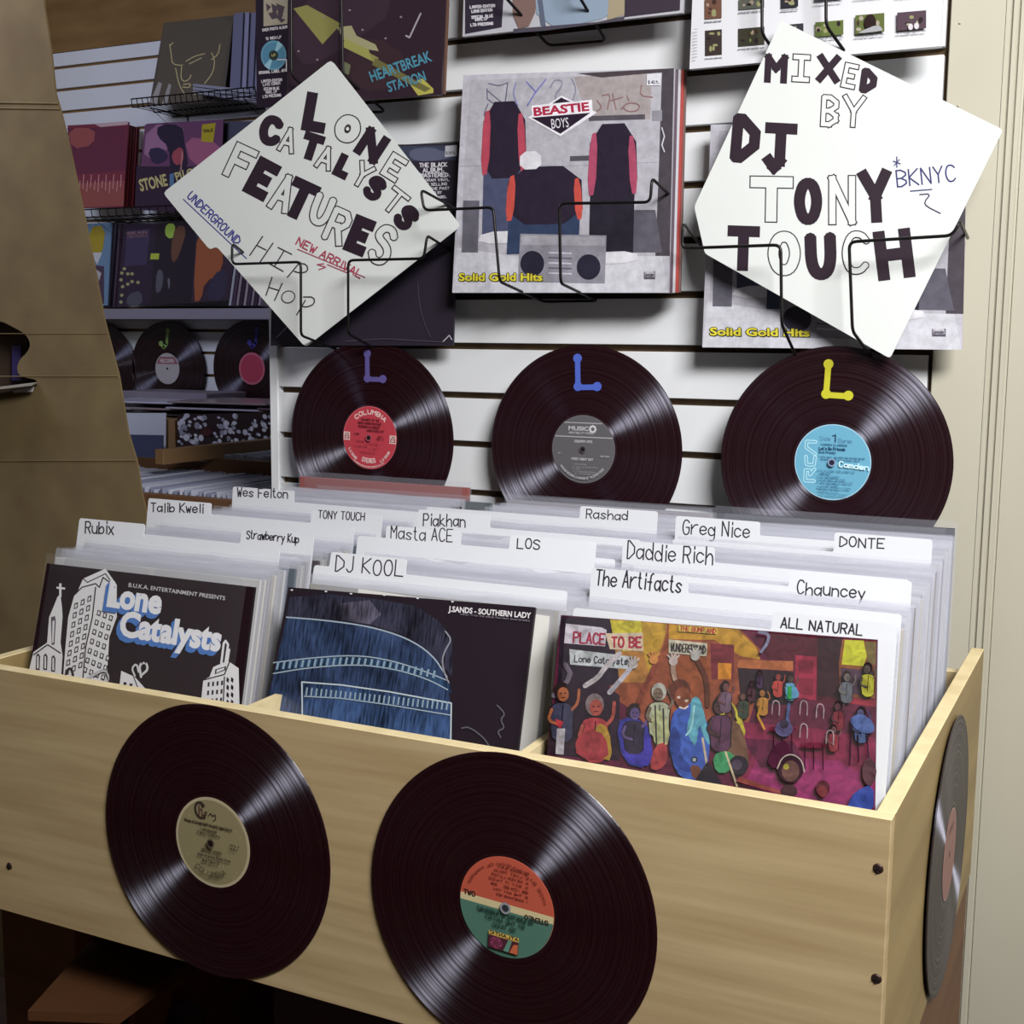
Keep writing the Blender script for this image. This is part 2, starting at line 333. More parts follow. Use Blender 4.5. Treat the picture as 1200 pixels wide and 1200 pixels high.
class Print:
    """flat ink on a surface: polygons given in photo pixels (or local units), one colour each"""
    def __init__(s, fmap, z=.00025, dz=8e-6):
        s.f = fmap; s.z = z; s.dz = dz; s.V = []; s.F = []; s.C = []
    def _add(s, tris_pts, c):
        c = lin(c)
        for t in tris_pts:
            if len(t) > 3: s.z += 1.2e-6
            k = len(s.V); q = [s.f(*p) for p in t]
            if (q[1][0]-q[0][0])*(q[2][1]-q[0][1])-(q[1][1]-q[0][1])*(q[2][0]-q[0][0]) < 0: q.reverse()
            s.V += [(a, b, s.z) for a, b in q]; s.F.append(tuple(range(k, k+len(q)))); s.C.append(c)
    def up(s): s.z += s.dz
    def poly(s, pts, c, holes=()):
        s.up(); loops = [list(pts)]+[list(h) for h in holes]; flat = [p for l in loops for p in l]
        s._add([[flat[i] for i in t] for t in tessellate_polygon([[Vector((*p, 0)) for p in l] for l in loops])], c)
    def P(s, st, c, sm=0):
        pts = [tuple(float(v) for v in q.split(',')) for q in st.split()]
        s.poly(chaikin(pts, True, sm) if sm else pts, c)
    def ell(s, cx, cy, rx, ry, c, rot=0, n=20, a0=0, a1=360):
        r = math.radians(rot); pts = []
        for i in range(n+(a1-a0 != 360)):
            a = math.radians(a0+(a1-a0)*i/n); x, y = rx*math.cos(a), ry*math.sin(a)
            pts.append((cx+x*math.cos(r)-y*math.sin(r), cy+x*math.sin(r)+y*math.cos(r)))
        s.poly(pts, c)
    def line(s, pts, wd, c, up=True, cap=0, discs=False):
        if up: s.up()
        T = []
        for a, b in zip(pts, pts[1:]):
            dx, dy = b[0]-a[0], b[1]-a[1]; l = math.hypot(dx, dy) or 1e-9; dx /= l; dy /= l; h = wd/2; e = h*cap
            A = (a[0]-dx*e, a[1]-dy*e); B = (b[0]+dx*e, b[1]+dy*e)
            q = [(A[0]-dy*h, A[1]+dx*h), (B[0]-dy*h, B[1]+dx*h), (B[0]+dy*h, B[1]-dx*h), (A[0]+dy*h, A[1]-dx*h)]
            T.append(q)
        s._add(T, c)
        if discs:
            s._add([[(x+wd/2*math.cos(k*PI/4), y+wd/2*math.sin(k*PI/4)) for k in range(8)] for x, y in pts], c)
    def L(s, st, wd, c, sm=0, discs=True):
        pts = [tuple(float(v) for v in q.split(',')) for q in st.split()]
        s.line(chaikin(pts, False, sm) if sm else pts, wd, c, discs=discs)
    def text(s, t, a, b, h, sw, c, jit=0, sy=-1):
        """single-stroke text from baseline point a to b, cap height h (pixel space: y grows down)"""
        s.up(); tot = sum(gadv(ch) for ch in t)-.24
        dx, dy = b[0]-a[0], b[1]-a[1]; l = math.hypot(dx, dy); ex = (dx/tot, dy/tot); n = (-dy/l*sy*h, dx/l*sy*h)
        x = 0
        for ch in t:
            if ch != ' ':
                j = random.uniform(-jit, jit); k = 1+random.uniform(-jit, jit)
                for st in glyph(ch):
                    pts = [(a[0]+ex[0]*(x+u)+n[0]*(v*k+j), a[1]+ex[1]*(x+u)+n[1]*(v*k+j)) for u, v in st]
                    s.line(pts, sw, c, up=False, cap=.6, discs=sw > 3 and len(pts) > 4)
            x += gadv(ch)
    def block(s, ch, cx, cy, wd, h, rot, sw, ink, card=None, edge=1.5):
        """fat marker letter in photo pixels; outlined when card is given"""
        r = math.radians(rot); w0 = max(x for st in glyph(ch) for x, y in st) or .1
        def mp(u, v):
            x = (u/w0-.5)*(wd-sw); y = -(v-.5)*(h-sw); return (cx+x*math.cos(r)-y*math.sin(r), cy+x*math.sin(r)+y*math.cos(r))
        for k, (q, c) in enumerate([(sw, ink)]+([(sw-2*edge, card)] if card else [])):
            s.up()
            for st in glyph(ch):
                pts = [mp(u, v) for u, v in st]
                s.line(pts, q, c, up=False, cap=1.0 if len(pts) < 6 else .4, discs=len(pts) >= 6)
    def ftext(s, t, a, b, h, c, bold=0.0, shear=0):
        """filled type between baseline ends a and b, overall height h"""
        s.up(); T, x0, x1, y0, y1 = fonttris(t, bold); dx, dy = b[0]-a[0], b[1]-a[1]; l = math.hypot(dx, dy); n = (dy/l*h, -dx/l*h)
        def m(p):
            v = p[1]/.73; u = (p[0]-x0)/(x1-x0)+shear*v*h/l; return (a[0]+dx*u+n[0]*v, a[1]+dy*u+n[1]*v)
        s._add([[m(p) for p in t3] for t3 in T], c)
    def arc(s, t, cx, cy, r, a0, a1, h, sw, c, inward=False):
        """small lettering along a circle, local units, degrees"""
        s.up(); tot = sum(gadv(ch) for ch in t); x = 0
        for ch in t:
            if ch != ' ':
                for st in glyph(ch):
                    pts = []
                    for u, v in st:
                        a = math.radians(a0+(a1-a0)*(x+u)/tot); rr = r+(v*h if not inward else -v*h)
                        pts.append((cx+rr*math.cos(a), cy+rr*math.sin(a)))
                    s.line(pts, sw, c, up=False, cap=.5)
            x += gadv(ch)
    def build(s, name, m, parent, label=None):
        me = bpy.data.meshes.new(name); me.from_pydata(s.V, [], s.F)
        ca = me.color_attributes.new('Col', 'FLOAT_COLOR', 'CORNER'); buf = []
        for f, c in zip(s.F, s.C): buf += [*c, 1.0]*len(f)
        ca.data.foreach_set('color', buf); me.materials.append(m)
        o = bpy.data.objects.new(name, me); COL.objects.link(o); o.parent = parent
        if label: o['label'] = label
        return o
def rect(fmap, x0, y0, x1, y1): return [fmap(x0, y0), fmap(x1, y0), fmap(x1, y1), fmap(x0, y1)]
def rcorner(pts, r):
    """rounded polygon corners"""
    out = []
    for i, p in enumerate(pts):
        e = []
        for q in (pts[i-1], pts[(i+1) % len(pts)]):
            l = math.hypot(q[0]-p[0], q[1]-p[1]); k = min(r, l*.4)/l; e.append((p[0]+(q[0]-p[0])*k, p[1]+(q[1]-p[1])*k))
        out += [e[0], (e[0][0]*.25+p[0]*.5+e[1][0]*.25, e[0][1]*.25+p[1]*.5+e[1][1]*.25), e[1]]
    return out
def flat(name, pl, outline, th, m, z=0, holes=(), round_=0, parent=None):
    """flat thing standing in plane pl; front face at local z=0"""
    pts = rcorner(outline, round_) if round_ else outline
    o = link(name, tomesh(prism(pts, z-th, z, holes)), m, matrix=pl.M)
    if parent is not None: o.parent = parent; o.matrix_parent_inverse = parent.matrix_basis.inverted()
    return o

# ================================================================ THE SETTING
G0, GP = 0.7567, 0.0762
XL, XR_ = at(328, 500, 1, 0).x, at(1094, 300, 1, 0).x
def structure(o, label=None): o['kind'] = 'structure'; 
def bo(name, a, b, m, parent=None, bev=0):
    o = boxo(name, a, b, m, parent, bev)
    if parent is None: o['kind'] = 'structure'
    return o
bo('floor', (-3.6, -3.2, -1.0), (2.7, 1.85, -.95), FLOORM)
bo('ceiling', (-3.6, -3.2, 1.85), (2.7, 1.85, 1.9), CEIL)
bo('wall_right', (2.7, -3.2, -.95), (2.8, 1.85, 1.85), PLAST)
bo('wall_left', (-3.7, -3.2, -.95), (-3.6, 1.85, 1.85), PLAST)
bo('wall_front', (-3.6, -3.3, -.95), (2.7, -3.2, 1.85), PLAST)
wb = bo('wall_back', (XL-.004, .0125, -.95), (XR_+.004, .024, 1.5), MDF)
zs = [G0-GP*k for k in range(-9, 13)]
for a, b in zip(zs, zs[1:]):
    o = boxo('slat', (XL, 0, b+.0050), (XR_, .0124, a-.0050), MELA, None, .0006); o.parent = wb; o.location = o.location-wb.location
bo('trim_1', (XL-.017, -.004, -.95), (XL-.0005, .05, 1.5), MELA, bev=.001)
bo('wall_partition', (XL-.017, .0505, -.95), (2.7, .14, 1.85), PLAST)
bo('trim_2', (XR_+.0055, -.0005, -.95), (at(1151, 500, 1, 0).x-.0001, .05, 1.85), PAINT, bev=.001)
# door casing with a moulded profile
def xat(px): return at(px, 500, 1, 0).x
prof = [(xat(1151), .03), (xat(1151), -.0015), (xat(1154.5), -.0015), (xat(1156), .0010), (xat(1158), .0010), (xat(1159.5), -.0035), (xat(1163.5), -.0035),
        (xat(1165), -.0005), (xat(1166.5), -.0005), (xat(1168), -.0045), (xat(1172.5), -.0045), (xat(1174), 0), (xat(1177), 0), (xat(1177), .03)]
bm = bmesh.new(); v0 = [bm.verts.new((x, y, -.95)) for x, y in prof]; v1 = [bm.verts.new((x, y, 1.85)) for x, y in prof]
for i in range(len(prof)): bm.faces.new([v0[i], v0[(i+1) % len(prof)], v1[(i+1) % len(prof)], v1[i]])
bm.faces.new(v1); bm.faces.new(list(reversed(v0))); bmesh.ops.recalc_face_normals(bm, faces=bm.faces)
o = link('trim_3', tomesh(bm), PAINT); o['kind'] = 'structure'
bo('door_1', (xat(1177)+.0002, -.002, -.95), (2.695, .045, 1.85), PAINT)
# small nail dimples in the painted board
for px, py in ((1125, 27), (1123, 124)):
    p = at(px, py, 1, -.0006); bm = bmesh.new(); bmesh.ops.create_cone(bm, cap_ends=True, segments=10, radius1=.0022, radius2=.001, depth=.002, matrix=Matrix.Rotation(PI/2, 4, 'X'))
    n = link('nail', tomesh(bm), PAINT); n.location = p-Vector((0, .0006, 0)); n.parent = bpy.data.objects['trim_2']; n.location = n.location-n.parent.location

# far wall: slatted below, brown panel above
FY = 1.7
ztop = at(120, 56, 1, FY).z
wf = bo('wall_far', (-3.6, FY+.0125, -.95), (1.2, FY+.05, 1.85), FARP)
zg = at(197, 413, 1, FY).z; GF = .0762
ks = [k for k in range(-18, 8)]
for k in ks:
    z1 = zg-GF*k-.005; z0 = zg-GF*(k+1)+.005; z1 = min(z1, ztop)
    if z0 >= ztop-.02: continue
    o = boxo('slat', (-3.59, FY, z0), (1.2, FY+.0124, z1), MELA, None, .0006); o.parent = wf; o.location = o.location-wf.location
bo('trim_4', (-3.59, FY-.004, ztop+.001), (1.2, FY+.0124, 1.849), FARP)

# ================================================================ RECORDS
def disc_bm(profile, n=96):
    """lathe: profile of (r, z), closed back to the first point"""
    bm = bmesh.new(); rings = [[bm.verts.new((r*math.cos(2*PI*i/n), r*math.sin(2*PI*i/n), z)) for i in range(n)] for r, z in profile]
    for k in range(len(rings)):
        A, B = rings[k], rings[(k+1) % len(rings)]
        for i in range(n): bm.faces.new([A[i], A[(i+1) % n], B[(i+1) % n], B[i]])
    bmesh.ops.recalc_face_normals(bm, faces=bm.faces); return bm
VR = .1515
vinyl_me = tomesh(disc_bm([(.0036, .0016), (.0495, .0016), (.0505, .0013), (.058, .00125), (.060, .0015), (.145, .0015), (.1475, .0018), (VR-.0008, .0018), (VR, .0009), (VR-.0008, 0), (.0036, 0)]), 'vinyl')
for p_ in vinyl_me.polygons: p_.use_smooth = False
label_me = tomesh(disc_bm([(.0036, .0019), (.0498, .0019), (.05, .0017), (.0036, .0017)], 64), 'record_label')
def record(plane, roll, label_col, label, group=None, art=None, vm=VINYL, scale=1.0, letter=None, lm='label_paper', rim=None, press=None):
    me = vinyl_me.copy(); me.materials.append(vm)
    o = bpy.data.objects.new('vinyl_record', me); COL.objects.link(o); o.matrix_world = plane.M @ Matrix.Rotation(math.radians(roll), 4, 'Z') @ Matrix.Scale(scale, 4)
    tag(o, label, 'record', group)
    lme = label_me.copy(); lme.materials.append(mat('paper_'+label_col, label_col, .6, spec=.25))
    l = bpy.data.objects.new('record_label', lme); COL.objects.link(l); l.parent = o
    if art:
        pr = Print(ident, .00192); art(pr); pr.build('label_print', PRM, l)
    if letter:
        ch, colr, (lx, ly), hh, rot = letter
        r = math.radians(rot); bm = bmesh.new()
        if ch == 'L': parts = [((0, 1), (0, 0)), ((0, 0), (.72, 0))]; balls = [(0, 1), (0, .03), (.72, .02)]
        else: parts = [((.45, 1), (.45, .2)), ((.45, .2), (.25, 0)), ((.25, 0), (.02, .18))]; balls = [(.45, 1), (.02, .2)]
        wd = .19
        def tr(u, v): return (lx+(u*math.cos(r)-v*math.sin(r))*hh, ly+(u*math.sin(r)+v*math.cos(r))*hh)
        for (a, b) in parts:
            A, B = Vector(tr(*a)), Vector(tr(*b)); d = (B-A).normalized(); nn = Vector((-d.y, d.x))*wd*hh*.5
            A = A-d*.05*hh; B = B+d*.05*hh
            prism([tuple(A+nn), tuple(A-nn), tuple(B-nn), tuple(B+nn)], .0014, .0024, bm=bm)
        for b in balls:
            c = tr(*b); prism([(c[0]+.16*hh*math.cos(k*PI/8), c[1]+.16*hh*math.sin(k*PI/8)) for k in range(16)], .0014, .00246, bm=bm)
        s = link('letter_sticker', tomesh(bm), mat('sticker_'+colr, colr, .5), o)
        s['label'] = 'letter %s cut from coloured card' % ch
    return o
def lines(pr, rows, c, hh=.0016, sw=.00035):
    """rows of tiny type: (x0, x1, y, text)"""
    for x0, x1, y, t in rows: pr.text(t, (x0, y), (x1, y), hh, sw, c, sy=1)

def art_red(p):
    W = 'e8c8c4'; D = '5c1420'
    p.ell(0, 0, .0499, .0499, 'c8606a', n=60); p.ell(0, 0, .0488, .0488, 'b93d4a', n=60)
    p.arc('COLUMBIA', 0, 0, .0375, 133, 42, .0065, .0016, W)
    for x in (-.043, .043):
        p.poly(rect(ident, x-.0058, -.0065, x+.0058, .0065), 'eccac4'); p.poly(rect(ident, x-.0045, -.005, x+.0045, .001), '8e4048')
        p.text('CBS', (x-.004, .002), (x+.004, .002), .003, .0006, D, sy=1); p.ell(x, -.002, .0028, .002, 'eccac4'); p.ell(x, -.002, .001, .001, D)
    p.arc('360 SOUND', 0, 0, .0440, 206, 238, .0038, .0008, W, True); p.arc('STEREO', 0, 0, .0400, 250, 290, .0065, .0014, W, True); p.arc('360 SOUND', 0, 0, .0440, 300, 334, .0038, .0008, W, True)
    p.arc('COLUMBIA MARCAS REG PRINTED IN U.S.A.', 0, 0, .0478, 232, 308, .0022, .0005, W, True)
    lines(p, [(-.016, .018, .027, 'THE BEST OF THE'), (-.021, .022, .0215, 'GREAT BANDS ON STAGE'), (-.020, .020, .016, 'RECORDED IN CONCERT'), (-.004, .028, .0105, 'ARRANGED BY')], D, .0028, .0007)
    lines(p, [(-.027, -.018, .004, 'CS 9402'), (.017, .026, .002, 'SIDE 1'), (.014, .028, -.002, 'XSM 111')], D, .0022, .0005)
    lines(p, [(-.026, -.008, -.007, '1. SONG ONE'), (-.004, .018, -.010, '2. SECOND'), (-.026, -.002, -.015, '3. THIRD TUNE'), (.002, .018, -.017, '4. LAST'), (-.014, .014, -.024, 'PRODUCED BY')], '8a2a38', .002, .0004)
    p.ell(0, 0, .0058, .0058, 'a4485a'); p.ell(0, 0, .0036, .0036, '140a0c')
def art_grey(p):
    W = 'a9a7ac'; p.ell(0, 0, .0499, .0499, '6c6468', n=60); p.ell(0, 0, .0492, .0492, '5c5a5e', n=60)
    p.line([(-.031, .0385), (.029, .0385)], .0012, W); p.line([(-.045, .018), (.046, .018)], .0014, W)
    p.ftext('MUSIC', (-.024, .0275), (.008, .0275), -.006, 'b9b7bc', .03)
    for a, b in (((.0145), .0055),): p.ell(a, .030, b, b, 'c6c4c8'); p.ell(a, .030, .0028, .0028, '5c5a5e'); 
    for k in range(8): p.ell(.0145+.0052*math.cos(k*PI/4), .030+.0052*math.sin(k*PI/4), .0012, .0012, 'c6c4c8', n=6)
    lines(p, [(-.023, .016, .0225, 'HIGH FIDELITY STEREO')], W, .0026, .0006)
    lines(p, [(-.014, .014, .010, 'COUNTRY HITS'), (-.018, .016, -.016, 'FIRST NIGHT OUT')], 'b4b2b6', .003, .0008)
    lines(p, [(-.016, .006, -.023, '1. SAN ANTONE'), (-.016, .024, -.027, '2. THE OLD RIVER ROAD'), (-.016, -.004, -.030, '3. HOME'), (-.014, .020, -.034, '4. EVENING SONG'), (-.012, .018, -.037, '5. GOODBYE')], '949297', .0018, .0004)
    lines(p, [(-.039, -.034, -.008, 'S 1'), (.028, .042, -.010, 'MDS 1009')], W, .0022, .0005)
    p.arc('MUSICOR RECORDS A DIVISION OF TALENTED MUSIC', 0, 0, .0440, 216, 322, .0030, .0007, W, True)
    p.ell(0, 0, .0052, .0052, '544c50'); p.ell(0, 0, .0036, .0036, '140a0c')
def art_blue(p):
    p.ell(0, 0, .0499, .0499, 'a6c8dc', n=60); p.ell(0, 0, .0488, .0488, '66a6c2', n=60)
    W = 'b4dce8'
    # outlined initials reading upwards: R C A
    def V(x, y): return (-.029-y, x)
    def out(pts, wd):
        q = [V(*a) for a in pts]; p.line(q, wd, W, discs=True); p.line(q, wd-.0022, '66a6c2', discs=True)
    out([(-.026, -.006), (-.026, .006), (-.012, .006), (-.012, 0), (-.018, 0), (-.010, -.006)], .0046)
    out([(.006, .006), (-.004, .005), (-.005, 0), (-.004, -.005), (.006, -.006)], .0046)
    out([(.010, -.006), (.018, .006), (.026, .006), (.026, -.006)], .0046)
    D = '2c5a80'
    p.text('Side', (-.018, .028), (-.004, .028), .0055, .0008, '4c7ea0', sy=1); p.text('1', (-.001, .027), (.0025, .027), .009, .0018, '1c3858', sy=1); p.text('Stereo', (.006, .026), (.024, .026), .0055, .0008, '4c7ea0', sy=1)
    lines(p, [(-.016, .018, .0215, 'CAMDEN CLASSICS')], D, .0025, .0005)
    lines(p, [(-.018, .016, .016, "Let's Be Friends")], '1f4668', .0036, .0009)
    lines(p, [(-.018, .004, .0115, 'Elvis Presley')], D, .003, .0006)
    lines(p, [(-.018, .042, .006, '1. STAY AWAY, JOE FROM THE PICTURE SOUND'), (-.015, .036, .003, 'WEISMAN-WAYNE GLADYS MUSIC ASCAP')], '3a6c90', .0016, .0004)
    p.text('Camden', (.009, -.005), (.047, -.008), .0070, .0016, 'c8e8f2', sy=1)
    lines(p, [(-.018, .030, -.012, "2. IF I'M A FOOL FOR LOVING YOU"), (-.015, -.001, -.0155, 'COMER ASCAP'), (-.018, .010, -.0195, "3. LET'S BE FRIENDS"), (-.018, .018, -.023, '4. LET US FORGET THE STARS'), (-.018, .028, -.0265, '5. MAMA ARRANGED BY SIDE MAN'), (-.015, .010, -.030, '6. ILL BE THERE'), (-.018, .026, -.034, 'TRADITIONAL RECORDED IN STEREO'), (-.015, .012, -.038, 'PRINTED IN U.S.A.'), (-.016, .022, -.043, 'TMK REGISTERED')], '3a6c90', .0017, .0004)
    p.ell(0, 0, .0052, .0052, '8898b4'); p.ell(0, 0, .0036, .0036, '1c1a3c')
def art_gold(p):
    p.ell(0, 0, .0499, .0499, 'b4a68a', n=60); p.ell(0, 0, .0468, .0468, '8b8160', n=60)
    rnd = random.Random(3)
    for k in range(40):
        a = rnd.uniform(0, 6.28); r = rnd.uniform(.012, .044); x, y = r*math.cos(a), r*math.sin(a)
        p.line([(x, y), (x+rnd.uniform(-.004, .004), y+rnd.uniform(-.004, .004))], .001, 'a89a70')
    D = '3c3026'
    # big swashed C followed by the joined small letters
    p.L('-.010,.0395 -.014,.0425 -.020,.041 -.0225,.0345 -.020,.027 -.014,.0245 -.009,.027', .0030, D, 2)
    p.L('-.0165,.0385 -.0165,.0285', .0018, '5a3c34'); p.L('-.0165,.033 -.013,.036 -.0125,.0285', .0016, '5a3c34', 1); p.L('-.0135,.0405 -.0115,.0375', .0022, D)
    p.L('-.011,.029 -.007,.029 -.006,.033 -.009,.033 -.009,.025', .0012, D, 1); p.L('-.004,.029 -.001,.033 .002,.029 .005,.033 .006,.027 .003,.025', .0012, D, 2)
    lines(p, [(-.037, .028, .0180, 'Chicago at Carnegie Hall Produced by James Guercio'), (-.014, .008, .0125, '1. Introduction'), (-.018, .012, .0080, 'Fancy Colours'), (-.013, .014, -.0105, 'SIDE TWO STEREO'), (-.018, .026, -.0165, 'Does Anybody Really Know'), (-.012, .010, -.0225, 'What Time It Is')], D, .0028, .0006)
    lines(p, [(.026, .038, .002, 'C2X 30863'), (.027, .036, -.002, 'AL 30867')], D, .002, .0005)
    p.arc('COLUMBIA', 0, 0, .0375, 234, 306, .0060, .0009, '4a3e2c', True)
    p.ell(0, 0, .0052, .0052, '5c5040'); p.ell(0, 0, .0036, .0036, '140a0c')
def art_atl(p):
    n = 40
    p.ell(0, 0, .0498, .0498, 'b5533f', n=60)
    p.poly([(.0498*math.cos(math.radians(a)), .0498*math.sin(math.radians(a))) for a in range(180, 361, 5)], '4c7264')
    p.poly([(-.0495, .0035), (.0495, .0035), (.0495, -.0035), (-.0495, -.0035)], 'cabb90')
    D = '2c241c'
    p.text('OWT', (-.034, .0022), (-.046, .0022), .0045, .0014, D); p.text('STEREO', (.044, -.002), (.020, -.002), .0042, .0013, D, sy=1)
    D = '6e2a20'
    for r, t in enumerate(('1. SOMETHING NEW', '2. THE WAY YOU', 'SIDE B', '3. SAY IT TWICE', '4. NEVER LATER', '5. LAST TRAIN', 'RECORDED IN N.Y.')):
        p.text(t, (.022, .010+.0048*r), (-.020+abs(r-3)*.003, .010+.0048*r), .0022, .0005, D)
    p.arc('MADE BY A DIVISION OF WARNER', 0, 0, .0445, 20, 160, .0024, .0005, D, True)
    D = '1e3a34'
    for r, t in enumerate(('THE ALBUM TITLE SET IN GREEN HALF', 'BY THE ARTIST', 'SD 19100')):
        p.text(t, (.030-.009*r, -.009-.006*r), (-.030+.009*r, -.009-.006*r), .0035, .0008, D)
    # the square emblem: spiral arc, lower-case a shape, fan
    cx, cy = 0, -.035
    p.poly(rect(ident, -.016, -.0435, .016, -.026), '4a1e2c'); p.poly(rect(ident, -.016, -.0305, .016, -.026), 'c8a850')
    p.text('ATLANTIC', (.015, -.0295), (-.015, -.0295), .0030, .0009, '3a2a20')
    p.ell(-.0075, -.037, .0065, .0058, '8a3a5c')
    for k in range(5):
        a = k*2*PI/5; p.L(' '.join('%f,%f' % (-.0075+r*math.cos(a+r*300), -.037+r*.9*math.sin(a+r*300)) for r in (.001, .002, .0035, .005, .006)), .0011, '4a1e2c')
    p.poly([(.0005, -.043), (.005, -.031), (.009, -.031), (.006, -.043)], '5c8a78'); p.poly([(.007, -.043), (.0155, -.043), (.0155, -.033), (.011, -.034)], 'c06440')
    p.ell(0, 0, .0058, .0058, '8c8c94'); p.ell(0, 0, .0036, .0036, '2a2c34')
def art_pink(p):
    p.ell(0, 0, .0499, .0499, 'b89a90', n=50); p.ell(0, 0, .0490, .0490, '8a6660', n=60)
    p.text('STEREO', (-.02, .025), (.02, .025), .006, .001, '4a2c30', sy=1)
    p.ell(0, 0, .0036, .0036, '140a0c')

WY = -.035
def wall_plane(cx, cz, y=WY, yaw=0, lean=0): return Plane((cx, y, cz), yaw, lean)
def mount(rec, c, y0, y1):
    bm = bmesh.new(); bmesh.ops.create_cone(bm, cap_ends=True, segments=20, radius1=.012, radius2=.012, depth=abs(y1-y0), matrix=Matrix.Translation((0, 0, -abs(y1-y0)/2)))
    o = link('mounting_peg', tomesh(bm), mat('peg_foam', '2a2426', .9), rec)
r = record(wall_plane(.1835, .2290), -2, 'b93d4a', 'wall record with red centre label and violet letter L, left of three over the crate', art=art_red, scale=1.008,
           letter=('L', '5d5392', (-.007, .092), .040, 2)); mount(r, 0, WY, 0)
r = record(wall_plane(.5540, .2275), 0, '5c5a5e', 'wall record with grey centre label and blue letter L, middle of three over the crate', art=art_grey, scale=1.004,
           letter=('L', '4a62c0', (-.010, .090), .042, 2)); mount(r, 0, WY, 0)
r = record(wall_plane(.9230, .2290, -.06), 0, '66a6c2', 'wall record with sky blue label and yellow letter L, right of three over the crate', art=art_blue, scale=1.008,
           letter=('L', 'c0bb2c', (-.012, .088), .040, -2)); mount(r, 0, -.06, 0)
D = .7217
record(Plane((.4236, -D-.0015, -.1517)), 0, '8b8160', 'glossy black record with gold centre label, left on the crate front', 'records fixed to the crate', art=art_gold, press=1)
record(Plane((.7761, -D-.0015, -.1494)), -3, 'b5533f', 'glossy black record with orange and green centre label, right on the crate front', 'records fixed to the crate', art=art_atl)
XS = 1.1253
sp = Plane((XS+.003, -.3526, -.1655), yaw=PI/2)
record(sp, 0, '8a6660', 'greyish record with dusty pink label on the right end of the crate', 'records fixed to the crate', art=art_pink, vm=VINYLG)

# ================================================================ THE CRATE
CX0 = .058; CT = .0155; H = .300
crate = empty('record_crate', (CX0, -D, -H)); tag(crate, 'long plywood record crate with three compartments of filed records', 'crate')
def cb(name, a, b, m=WOOD, bev=.0012, label=None):
    o = boxo(name, a, b, m, crate, bev)
    if label: o['label'] = label
    return o
BY = -.062
def board(name, a, b, m=WOOD):
    """plywood board: faces in veneer, top edge showing the paler ply"""
    c = [(a[i]+b[i])/2 for i in range(3)]; h = [abs(b[i]-a[i])/2 for i in range(3)]
    bm = bmesh.new(); box(bm, -h[0], -h[1], -h[2], *h, bev=.0009); bm.normal_update()
    for f in bm.faces:
        if f.normal.z > .5: f.material_index = 1
    o = link(name, tomesh(bm), [m, PLY]); o.parent = crate; o.location = Vector(c)-crate.location; return o
board('front_board', (CX0, -D, -H), (XS-.0002, -D+CT, 0))
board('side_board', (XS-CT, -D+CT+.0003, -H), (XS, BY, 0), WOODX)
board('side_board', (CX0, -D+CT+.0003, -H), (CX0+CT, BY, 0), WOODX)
board('back_board', (CX0+CT+.0003, BY-CT, -H), (XS-CT-.0003, BY-.0003, -.03))
cb('floor_panel', (CX0+CT+.0003, -D+CT+.0003, -H+.05), (XS-CT-.0003, BY-CT-.0003, -H+.062), WOOD)
for (xf, xb) in ((.4600, .4430), (.7830, .7600)):
    bm = bmesh.new(); t = .0045; yf, yb = -D+CT+.0005, BY-CT-.0005; z0, z1 = -H+.063, -.002
    vs = [bm.verts.new(v) for v in ((xf-t, yf, z0), (xf+t, yf, z0), (xb+t, yb, z0), (xb-t, yb, z0), (xf-t, yf, z1), (xf+t, yf, z1), (xb+t, yb, z1), (xb-t, yb, z1))]
    for f in ((3, 2, 1, 0), (4, 5, 6, 7), (0, 1, 5, 4), (1, 2, 6, 5), (2, 3, 7, 6), (3, 0, 4, 7)): bm.faces.new([vs[i] for i in f])
    for v in bm.verts: v.co -= crate.location
    link('partition_board', tomesh(bm), [PLY], crate)
for px, py in ((1029, 1018), (1027, 1147), (11, 1015)):
    p = at(px, py, 1, -D); bm = bmesh.new()
    bmesh.ops.create_cone(bm, cap_ends=True, segments=16, radius1=.0046, radius2=.0034, depth=.0012, matrix=Matrix.Rotation(PI/2, 4, 'X'))
    s = link('screw', tomesh(bm), mat('dark_screw', '3a2420', .5, metal=.5), crate); s.location = p-crate.location-Vector((0, .0005, 0))
    bm = bmesh.new(); box(bm, -.003, -.0003, -.0005, .003, .0003, .0005); box(bm, -.0005, -.0003, -.003, .0005, .0003, .003)
    x = link('screw_slot', tomesh(bm), mat('slot_dark', '120808', .8), s); x.location = (0, -.0009, 0)

# stand under the crate: uprights, a slanted lower trough and its cover
stand = empty('crate_stand', (CX0, -D+.05, -.95)); tag(stand, 'dark brown wooden stand in the shade underneath the record crate', 'stand')
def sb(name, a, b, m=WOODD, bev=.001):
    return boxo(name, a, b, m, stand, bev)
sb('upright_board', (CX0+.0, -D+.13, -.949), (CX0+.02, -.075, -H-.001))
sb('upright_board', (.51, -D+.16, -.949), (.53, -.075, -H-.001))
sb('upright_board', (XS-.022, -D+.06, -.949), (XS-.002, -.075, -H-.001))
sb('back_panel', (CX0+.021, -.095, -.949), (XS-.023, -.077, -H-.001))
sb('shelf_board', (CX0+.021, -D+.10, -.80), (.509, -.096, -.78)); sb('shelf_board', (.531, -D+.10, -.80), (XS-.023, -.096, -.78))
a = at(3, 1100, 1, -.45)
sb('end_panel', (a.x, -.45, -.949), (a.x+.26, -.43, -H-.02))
sb('front_rail', (CX0, -D+.04, -.949), (XS-.002, -D+.058, -.70))
